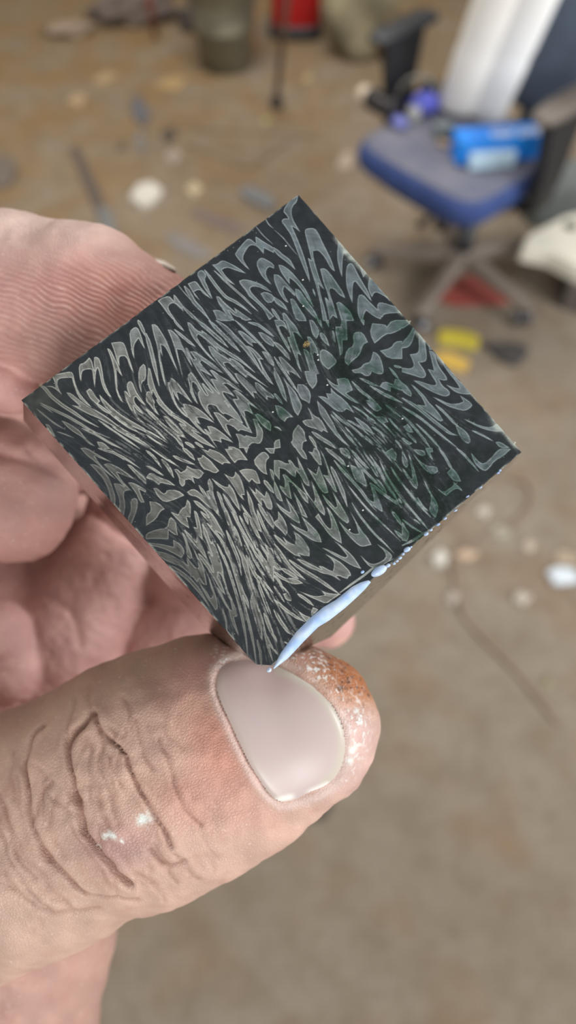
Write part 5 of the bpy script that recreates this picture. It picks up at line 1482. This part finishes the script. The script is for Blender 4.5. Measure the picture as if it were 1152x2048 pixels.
# ---- things piled on the seat
def build_roll():
    c0 = at(938, 246, SEAT); top = at(1078, -20, 0.90)
    base = Vector((c0.x + 0.01, c0.y + 0.05, SEAT + 0.012))
    axis = Vector((top.x - base.x, top.y - base.y + 0.10, 0.47)).normalized()
    u = Vector((0.93, -0.30, 0)).normalized(); u = (u - axis * u.dot(axis)).normalized(); v = axis.cross(u)
    root = empty('paper_roll', base)
    tag(root, 'tall white double roll of sheeting standing on the chair seat', 'roll')
    for s, name, rgb in ((-1, 'roll_sheet', (242, 238, 230)), (1, 'roll_sheet', (248, 247, 244))):
        bm = bmesh.new(); rings = []
        for t, r in ((0.0, 0.050), (0.004, 0.053), (0.18, 0.054), (0.21, 0.052), (0.24, 0.054), (0.50, 0.055), (0.74, 0.054), (0.745, 0.050)):
            c = base + axis * t + u * (s * 0.044) + v * (0.004 * s)
            rings.append([c + u * (r * 1.06 * math.cos(a)) + v * (r * math.sin(a) * 0.62) for a in [2 * math.pi * k / 32 for k in range(32)]])
        bm_rings(bm, rings)
        obj(name, from_bm(name, bm, True), plain('white_sheet', rgb, rough=0.55, var=0.015, scale=8), root)
    return root
build_roll()

def build_package():
    c = at(990, 288, SEAT + 0.035)
    rot = Matrix.Rotation(math.radians(8), 3, 'Z')
    root = empty('blue_package', (c.x, c.y, SEAT))
    tag(root, 'bright blue package with pale label and white ring lettering, in front of white roll', 'package')
    bm = bmesh.new(); bm_box(bm, (c.x, c.y, SEAT + 0.036), (0.235, 0.075, 0.068), rot, 0.006, 2)
    obj('box', from_bm('box', bm), plain('blue_card', (20, 130, 222), rough=0.45, var=0.1, scale=12, rgb2=(14, 108, 205)), root)
    bm = bmesh.new(); bm_box(bm, tuple(Vector((c.x, c.y, SEAT + 0.022)) + rot @ Vector((-0.022, -0.050, 0))), (0.128, 0.026, 0.040), rot, 0.0015, 1)
    obj('label', from_bm('label', bm), mc((186, 212, 228), rough=0.4), root)
    for i, x in enumerate((-0.012, 0.010, 0.030, 0.062, 0.078, 0.096, 0.111)):
        bm = bmesh.new()
        cc = Vector((c.x, c.y, SEAT + 0.0705)) + rot @ Vector((x, -0.012 - 0.006 * (i % 2), 0))
        n = 18
        pts = [cc + rot @ Vector((0.0095 * math.cos(2 * math.pi * k / n), 0.013 * math.sin(2 * math.pi * k / n), 0.002)) for k in range(n + 1)]
        bm_tube(bm, pts, 0.0022, 6, cap=False)
        obj('lettering', from_bm('ring', bm, True), mc((236, 238, 236), rough=0.4), root)
build_package()

def seat_things():
    def can(p0, p1, r, body, cap, name, label, cat):
        p0, p1 = Vector(p0), Vector(p1)
        d = (p1 - p0)
        root = empty(name, (p0.x, p0.y, min(p0.z, p1.z) - r)); tag(root, label, cat)
        bm = bmesh.new(); bm_tube(bm, [p0 + d * t for t in (0.0, 0.02, 0.70, 0.76)], [r * .9, r, r, r * .8], 24)
        obj('can', from_bm('can', bm, True), body, root)
        bm = bmesh.new(); bm_tube(bm, [p0 + d * t for t in (0.76, 0.77, 0.98, 1.0)], [r * .8, r * .86, r * .8, r * .7], 24)
        obj('cap', from_bm('cap', bm, True), cap, root)
        return root
    z = SEAT
    a = at(790, 222, z + 0.034); b = at(722, 186, z + 0.034)
    can(a, b, 0.031, mc((40, 36, 36), rough=0.35), mc((200, 182, 160), rough=0.5), 'spray_can', 'dark spray can lying on the back left of the seat, beige cap outward', 'can')
    bm = bmesh.new(); p = at(848, 205, z + 0.03); lump(bm, (p.x, p.y, z + 0.03), (0.05, 0.04, 0.03), 0.12, 3, 3, flat=z + 0.001)
    tag(obj('work_glove', from_bm('glove', bm, True), mc((74, 78, 170), rough=0.7)), 'violet blue crumpled glove on the chair seat left of white roll', 'glove')
    bm = bmesh.new(); p = at(798, 242, z + 0.015); lump(bm, (p.x, p.y, z + 0.014), (0.022, 0.034, 0.014), 0.1, 2, 4, rot=0.4, flat=z + 0.001)
    tag(obj('cloth_scrap', from_bm('scrap', bm, True), mc((118, 122, 190), rough=0.7)), 'small periwinkle cloth scrap on the seat beside the spray can', 'cloth')
    bm = bmesh.new(); p = at(827, 226, z + 0.02)
    bm_tube(bm, [(p.x, p.y, z + h) for h in (0.001, 0.003, 0.034, 0.037)], [0.017, 0.020, 0.020, 0.016], 18)
    tag(obj('bottle_cap', from_bm('cap', bm, True), mc((176, 176, 172), rough=0.4)), 'round grey white cap standing between glove and spray can', 'cap')
    bm = bmesh.new(); p = at(850, 150, z + 0.06); lump(bm, (0.420, 2.286, z + 0.036), (0.036, 0.028, 0.036), 0.16, 3, 7, rot=0.7, flat=z + 0.001)
    tag(obj('tool_bag', from_bm('bag', bm, True), mc((44, 46, 48), rough=0.6)), 'black crumpled tool bag at the back of the chair seat', 'bag')
    bm = bmesh.new(); q = []
    for k in range(19):
        t = math.pi * (k / 18); c = at(838, 182, z + 0.09)
        q.append((c.x - 0.055 * math.cos(t), c.y + 0.02, z + 0.07 + 0.05 * math.sin(t)))
    bm_tube(bm, q, 0.005, 8)
    tag(obj('cable_loop', from_bm('loop', bm, True), mc((110, 106, 96), rough=0.4)), 'thin grey green hose bent in an arc over the black tool bag', 'hose')
    bm = bmesh.new(); p = at(888, 258, z + 0.02); bm_box(bm, (p.x, p.y, z + 0.018), (0.055, 0.04, 0.034), Matrix.Rotation(0.5, 3, 'Z'), 0.006)
    tag(obj('small_box', from_bm('sb', bm), mc((96, 104, 106), rough=0.6)), 'small slate grey box on the seat left of the blue package', 'box')
    bm = bmesh.new(); p = at(900, 290, z + 0.006); bm_box(bm, (p.x, p.y, z + 0.006), (0.075, 0.018, 0.010), Matrix.Rotation(-0.55, 3, 'Z'), 0.002)
    tag(obj('wood_stick', from_bm('ws', bm), mc((170, 146, 124), rough=0.7)), 'short flat wooden stick on the seat in front of the slate box', 'stick')
    bm = bmesh.new(); p = at(1098, 292, z + 0.03); lump(bm, (p.x, p.y + .01, z + 0.035), (0.022, 0.026, 0.035), 0.08, 3, 12, flat=z + 0.001)
    tag(obj('tan_pouch', from_bm('pouch', bm, True), mc((176, 148, 122), rough=0.7)), 'tan pouch at the right end of the blue package', 'pouch')
seat_things()

# ---- larger things at the back
def bucket():
    b = at(452, 128); root = empty('metal_bucket', b); tag(root, 'tall olive grey metal bucket on the floor near a thin pole', 'bucket')
    m = plain('dull_metal', (126, 120, 100), rough=0.45, metal=0.35, var=0.2, scale=9)
    bm = bmesh.new(); prof = [(0.0, .105), (0.004, .115), (0.16, .133), (0.165, .137), (0.175, .137), (0.18, .134), (0.34, .150), (0.345, .156), (0.352, .156), (0.352, .148), (0.34, .144), (0.012, .108)]
    bm_tube(bm, [(b.x, b.y, z + 0.0001 * i) for i, (z, r) in enumerate(prof[:9])], [r for z, r in prof[:9]], 36, cap=False)
    n = 36
    def ring(z, r): return [bm.verts.new((b.x + r * math.cos(2 * math.pi * k / n), b.y + r * math.sin(2 * math.pi * k / n), z)) for k in range(n)]
    R = [ring(z, r) for z, r in prof[8:]]
    for r0, r1 in zip(R, R[1:]):
        for k in range(n): bm.faces.new((r0[k], r0[(k + 1) % n], r1[(k + 1) % n], r1[k]))
    bm.faces.new(R[-1]); bm.faces.new(ring(0.0005, .105)[::-1])
    obj('bucket_wall', from_bm('bw', bm, True), m, root)
    bm = bmesh.new()
    bm_tube(bm, [(b.x + 0.158 * math.cos(a), b.y + 0.158 * math.sin(a) , 0.33 - 0.10 * math.sin(a - math.pi)) for a in [math.pi + math.pi * k / 16 for k in range(17)]], 0.004, 8)
    obj('handle', from_bm('bh', bm, True), mc((70, 66, 60), rough=0.4), root)
bucket()

def sack():
    b = at(718, 118); bm = bmesh.new()
    lump(bm, (b.x, b.y + 0.08, 0.17), (0.17, 0.14, 0.20), 0.10, 4, 21, flat=0.0)
    root = empty('stuffed_sack', (b.x, b.y + .08, 0)); tag(root, 'bulging grey olive sack standing on the floor left of chair', 'sack')
    obj('sack_body', from_bm('sack', bm, True), plain('olive_sacking', (128, 118, 92), rough=0.9, var=0.22, scale=7, bump=0.4, rgb2=(98, 90, 70)), root)
    bm = bmesh.new(); p = at(786, 92, 0.10); lump(bm, (b.x + 0.13, b.y + 0.0, 0.09), (0.05, 0.05, 0.09), 0.12, 3, 5, flat=0.0)
    obj('ochre_patch', from_bm('op', bm, True), mc((146, 112, 68), rough=0.9), root)
sack()

def canister():
    b = at(592, 82); root = empty('fuel_canister', b); tag(root, 'red canister with black foot standing behind the thin pole', 'canister')
    bm = bmesh.new(); rings = []
    for k, z in ((0.96, 0.05), (1, 0.06), (1.0, 0.30), (0.9, 0.36), (0.5, 0.38)):
        rings.append([Vector((b.x + x * k, b.y + 0.08 + y * k, z)) for x, y in squircle(0.23, 0.16, 0.5, 32)])
    bm_rings(bm, rings); obj('tank', from_bm('tank', bm, True), plain('red_enamel', (170, 22, 26), rough=0.35, var=0.12, scale=9), root)
    bm = bmesh.new(); rings = []
    for k, z in ((1.0, 0.0), (1.06, 0.004), (1.04, 0.055), (0.95, 0.06)):
        rings.append([Vector((b.x + x * k, b.y + 0.08 + y * k, z)) for x, y in squircle(0.24, 0.17, 0.5, 32)])
    bm_rings(bm, rings); obj('foot', from_bm('foot', bm, True), mc((36, 34, 36), rough=0.5), root)
    bm = bmesh.new(); bm_tube(bm, [(b.x + x, b.y + 0.08, z) for x, z in ((-0.06, 0.37), (-0.05, 0.42), (0.05, 0.42), (0.06, 0.37))], 0.012, 10)
    obj('handle', from_bm('h', bm, True), mc((150, 20, 24), rough=0.4), root)
canister()

def pole():
    b = at(553, 213); t = at(582, -90, 0.75); root = empty('thin_pole', b); tag(root, 'thin brown pole with dark rubber foot standing on the carpet', 'pole')
    bm = bmesh.new(); bm_tube(bm, [b + Vector((0, 0, 0.03)), b.lerp(t, 0.5) + Vector((0, 0, .015)), t], 0.012, 12)
    obj('shaft', from_bm('shaft', bm, True), mc((92, 74, 62), rough=0.5), root)
    bm = bmesh.new(); bm_tube(bm, [b + Vector((0, 0, z)) for z in (0, 0.004, 0.035, 0.045)], [0.026, 0.03, 0.026, 0.016], 16)
    obj('rubber_foot', from_bm('rf', bm, True), mc((58, 48, 42), rough=0.7), root)
pole()

b = at(497, 92); bm = bmesh.new()
bm_box(bm, (b.x, b.y + 0.03, 0.175), (0.075, 0.022, 0.35), Matrix.Rotation(math.radians(-9), 3, 'X'), 0.003)
tag(obj('wooden_board', from_bm('board', bm), plain('orange_wood', (166, 108, 58), rough=0.6, var=0.2, scale=10, rgb2=(120, 78, 44))), 'orange brown board upright between bucket and red canister', 'board')
bm = bmesh.new(); b = at(250, 62); lump(bm, (b.x + .03, b.y + 0.12, 0.05), (0.19, 0.10, 0.06), 0.2, 4, 31, rot=0.2, flat=0.0)
tag(obj('dark_bundle', from_bm('bundle', bm, True), plain('dark_rags', (72, 60, 56), rough=0.9, var=0.3, scale=10, rgb2=(104, 92, 82))), 'heap of dark rags at the back left of the floor', 'rags')
bm = bmesh.new(); b = at(180, 55); lump(bm, (b.x - 0.09, b.y - 0.06, 0.022), (0.11, 0.05, 0.028), 0.2, 3, 32, flat=0.0)
tag(obj('grey_rag', from_bm('rag', bm, True), mc((142, 122, 104), rough=0.9)), 'grey beige rag lying against the heap of dark rags', 'rag')
b0, b1 = at(312, 78), at(292, -30, 0.25); bm = bmesh.new(); bm_tube(bm, [b0 + Vector((0, 0, 0.012)), b1], 0.012, 10)
tag(obj('red_rod', from_bm('rod', bm, True), mc((126, 60, 48), rough=0.5)), 'dull red rod propped on the heap of dark rags', 'rod')
bm = bmesh.new(); b = at(345, 50); lump(bm, (b.x + .09, b.y - .03, 0.03), (0.05, 0.06, 0.045), 0.2, 3, 35, flat=0.0)
tag(obj('black_lump', from_bm('bl', bm, True), mc((62, 54, 50), rough=0.8)), 'small black lump of slag between rag heap and bucket', 'slag')

# ---- right side clutter
def casing():
    root_p = at(1120, 490, 0.03); root = empty('plastic_casing', (root_p.x, root_p.y, 0.104)); tag(root, 'cream white plastic machine casing lying right of chair base', 'casing')
    poly = px_poly([(1042, 494), (1052, 470), (1140, 425), (1215, 420), (1225, 560), (1150, 532), (1098, 505)], 0.157)
    m = plain('cream_plastic', (214, 208, 192), rough=0.4, var=0.06, scale=8)
    o = prism('casing_top', poly, 0.055, m, 0.0, 0.004, z0=0.104); o.parent = root; o.matrix_parent_inverse = root.matrix_world.inverted()
    p = at(1142, 452, 0.162); bm = bmesh.new(); bm_tube(bm, [(p.x, p.y, z) for z in (0.157, 0.1645)], [0.026, 0.022], 16)
    obj('knob', from_bm('k', bm, True), mc((96, 88, 78), rough=0.5), root)
casing()
p = at(1075, 395, 0.06); bm = bmesh.new(); bm_box(bm, (p.x + .07, p.y + .02, 0.07), (0.26, 0.16, 0.14), Matrix.Rotation(0.35, 3, 'Z'), 0.012, 2, 0.94)
tag(obj('storage_bin', from_bm('bin', bm), plain('grey_bin', (98, 102, 100), rough=0.5, var=0.12, scale=9)), 'slate grey storage bin behind the cream casing, right of chair', 'bin')
p = at(1020, 415, 0.03); bm = bmesh.new(); lump(bm, (p.x - .05, p.y + .05, 0.03), (0.055, 0.04, 0.036), 0.15, 3, 44, flat=0.0)
tag(obj('grey_rag', from_bm('rag2', bm, True), mc((128, 118, 108), rough=0.9)), 'light grey crumpled rag behind the chair column', 'rag')
p = at(1130, 590, 0.03); bm = bmesh.new(); bm_box(bm, (p.x + .075, p.y + .02, 0.052), (0.15, 0.16, 0.104), Matrix.Rotation(-0.3, 3, 'Z'), 0.008, 2, 0.97)
tag(obj('dark_toolbox', from_bm('tb', bm), mc((84, 76, 70), rough=0.6)), 'dark brown toolbox under the cream casing', 'toolbox')  # added dark box in place of the shade beside the chair base

# ---- scraps and offcuts lying about: name, label, category, outline, thickness, colour
SCRAPS = [
 ('leather_strip', 'long dark brown strip lying above the forefinger', 'strip', [(139, 292), (153, 288), (176, 330), (196, 372), (208, 410), (190, 420), (166, 364)], .008, (98, 84, 74)),
 ('steel_bracket', 'grey blue steel piece at the lower end of the dark strip', 'metal scrap', [(192, 420), (212, 408), (232, 446), (236, 488), (206, 486), (200, 450)], .012, (122, 120, 118)),
 ('steel_offcut', 'slate grey offcut upright in the middle left carpet', 'metal scrap', [(264, 194), (279, 188), (300, 224), (288, 252), (268, 236)], .012, (104, 102, 106)),
 ('steel_offcut', 'pale grey offcut just below the slate grey offcut', 'metal scrap', [(268, 268), (284, 256), (292, 290), (276, 306)], .008, (132, 124, 116)),
 ('bark_piece', 'dark brown nugget right of the grey offcuts', 'wood scrap', [(320, 264), (338, 250), (352, 264), (336, 284)], .014, (88, 74, 62)),
 ('bark_piece', 'small brown nugget left of the pale grey offcut', 'wood scrap', [(234, 288), (246, 280), (254, 292), (242, 300)], .01, (106, 92, 78)),
 ('wood_chip', 'tan wood chip alone at the far left', 'wood chip', [(130, 202), (150, 185), (174, 192), (160, 214)], .008, (186, 156, 118)),
 ('sawdust_pile', 'flat ochre sawdust patch beside the bucket', 'sawdust', [(306, 172), (342, 150), (378, 154), (352, 182)], .004, (182, 150, 100)),
 ('sawdust_pile', 'pale ochre sawdust patch left of the bucket patch', 'sawdust', [(182, 162), (213, 140), (240, 148), (206, 168)], .004, (178, 152, 112)),
 ('paper_scrap', 'white crumpled paper scrap, brightest on the carpet left of block', 'paper', [(256, 392), (274, 367), (304, 360), (327, 377), (306, 402), (284, 412)], .022, (226, 218, 204)),
 ('paper_scrap', 'small cream paper scrap right of the white one', 'paper', [(370, 376), (392, 360), (407, 375), (388, 392)], .01, (204, 184, 148)),
 ('paper_scrap', 'dull beige paper scrap above the white one', 'paper', [(324, 312), (350, 294), (368, 312), (346, 328)], .006, (172, 154, 138)),
 ('steel_fitting', 'shiny grey steel fitting beside the top corner of the block', 'metal fitting', [(478, 378), (498, 367), (535, 384), (554, 400), (542, 418), (518, 406), (494, 396)], .018, (126, 126, 126)),
 ('rubber_strip', 'mauve brown strip between paper scraps and block', 'strip', [(378, 424), (400, 417), (460, 439), (488, 458), (470, 467), (410, 442)], .006, (124, 106, 98)),
 ('metal_strip', 'grey strip lying parallel below the mauve brown strip', 'strip', [(328, 472), (350, 466), (400, 488), (424, 510), (395, 517), (345, 492)], .006, (136, 128, 124)),
 ('plastic_chip', 'lime green chip beside the foot of the pole', 'chip', [(522, 240), (530, 234), (542, 240), (532, 248)], .006, (170, 162, 100)),
 ('wood_chip', 'straw coloured chip right of the pole foot', 'wood chip', [(602, 156), (614, 147), (628, 155), (614, 164)], .006, (176, 158, 116)),
 ('cloth_scrap', 'pinkish beige cloth scrap in front of the chair seat corner', 'cloth', [(670, 332), (688, 302), (708, 306), (702, 336)], .01, (192, 172, 152)),
 ('grey_scrap', 'grey brown offcut at the left border of the carpet', 'scrap', [(-30, 320), (14, 306), (36, 332), (18, 366), (-30, 372)], .02, (118, 104, 92)),
 ('red_plate', 'flat red plate lying under the chair base', 'plate', [(858, 594), (866, 572), (940, 546), (1034, 588), (1020, 606), (908, 612)], .006, (160, 74, 62)),
 ('yellow_block', 'bright yellow bar lying next to a black wedge', 'bar', [(875, 664), (886, 656), (958, 667), (955, 697), (876, 684)], .014, (208, 188, 58)),
 ('yellow_strip', 'amber yellow strip half hidden behind the block edge', 'strip', [(860, 706), (898, 702), (942, 722), (932, 742), (884, 730)], .010, (216, 176, 76)),
 ('black_wedge', 'black rubber wedge at the right end of the yellow bar', 'wedge', [(962, 682), (988, 684), (1060, 690), (1052, 712), (1030, 728), (1000, 714)], .016, (70, 66, 62)),
 ('paper_scrap', 'blue white folded paper at the right border', 'paper', [(1092, 1142), (1118, 1131), (1150, 1136), (1168, 1160), (1108, 1168)], .012, (222, 228, 234)),
 ('paper_scrap', 'tan brown paper touching the blue white folded paper', 'paper', [(1108, 1110), (1134, 1100), (1162, 1108), (1150, 1130), (1118, 1128)], .008, (176, 156, 132)),
 ('plaster_crumb', 'chalk white crumb nearest the lower right side of the block', 'crumb', [(862, 1112), (878, 1096), (898, 1108), (892, 1132), (870, 1134)], .014, (222, 214, 202)),
 ('wood_chip', 'beige orange chip right of the chalk white crumb', 'wood chip', [(912, 1108), (930, 1096), (958, 1102), (948, 1116), (924, 1118)], .006, (206, 178, 150)),
 ('plaster_crumb', 'off white crumb inside the upper loop of the cord', 'crumb', [(950, 1022), (964, 1008), (982, 1018), (972, 1036)], .01, (204, 194, 178)),
 ('plaster_crumb', 'greenish grey flattened crumb below the loop of the cord', 'crumb', [(972, 1070), (990, 1052), (1022, 1056), (1008, 1078)], .008, (176, 170, 152)),
 ('plaster_crumb', 'beige crumb right of the greenish grey crumb', 'crumb', [(1044, 1092), (1058, 1076), (1074, 1088), (1062, 1104)], .008, (196, 178, 160)),
 ('plaster_crumb', 'grey white crumb beside the straight run of the cord', 'crumb', [(892, 1196), (904, 1178), (920, 1190), (908, 1212)], .010, (184, 172, 158)),
 ('plaster_crumb', 'sandy crumb above the middle of the cord, lower right', 'crumb', [(1026, 1198), (1044, 1180), (1066, 1192), (1048, 1212)], .010, (196, 184, 168)),
 ('wood_chip', 'olive chip near the lower end of the cord', 'wood chip', [(1082, 1366), (1094, 1352), (1108, 1364), (1096, 1380)], .006, (156, 146, 112)),
 ('rubber_scrap', 'small dark rubber piece peeping from behind the thumb tip', 'rubber scrap', [(612, 1632), (630, 1598), (664, 1594), (660, 1622), (640, 1640)], .010, (84, 74, 64)),  # dark flat piece, half hidden by the thumb tip
]
for nm, lab, cat, poly, th, rgb in SCRAPS:
    o = prism(nm, px_poly(poly, th), th, mc(tuple(int(q_ * 0.86) for q_ in rgb), rough=0.7, scale=40.0, var=0.08), 0.006, th * 0.15)
    tag(o, lab, cat)
    if cat in ('crumb',): o['group'] = 'plaster crumbs by the cord'

def cord(name, label, pts, r, rgb, cat='cord'):
    P = smooth_line(pts, 3)
    bm = bmesh.new(); bm_tube(bm, [at(x, y, r) for x, y in P], r, 8)
    tag(obj(name, from_bm(name, bm, True), mc(rgb, rough=0.7)), label, cat)
cord('power_cord', 'thin brown cord looping and trailing to the lower right', [(1010, 952), (1050, 960), (1068, 990), (1050, 1030), (1000, 1068), (950, 1080), (915, 1092), (906, 1130), (914, 1190), (930, 1240), (980, 1290), (1040, 1350), (1080, 1400), (1116, 1446)], 0.005, (132, 112, 94))
cord('bent_wire', 'bent brown wire in a shallow V left of the block top', [(372, 288), (440, 314), (498, 336), (516, 328), (545, 302), (578, 284)], 0.005, (130, 110, 88), 'wire')
cord('straight_rod', 'straight brown rod lying across above the bent wire', [(345, 254), (430, 260), (640, 272)], 0.005, (132, 112, 88), 'rod')
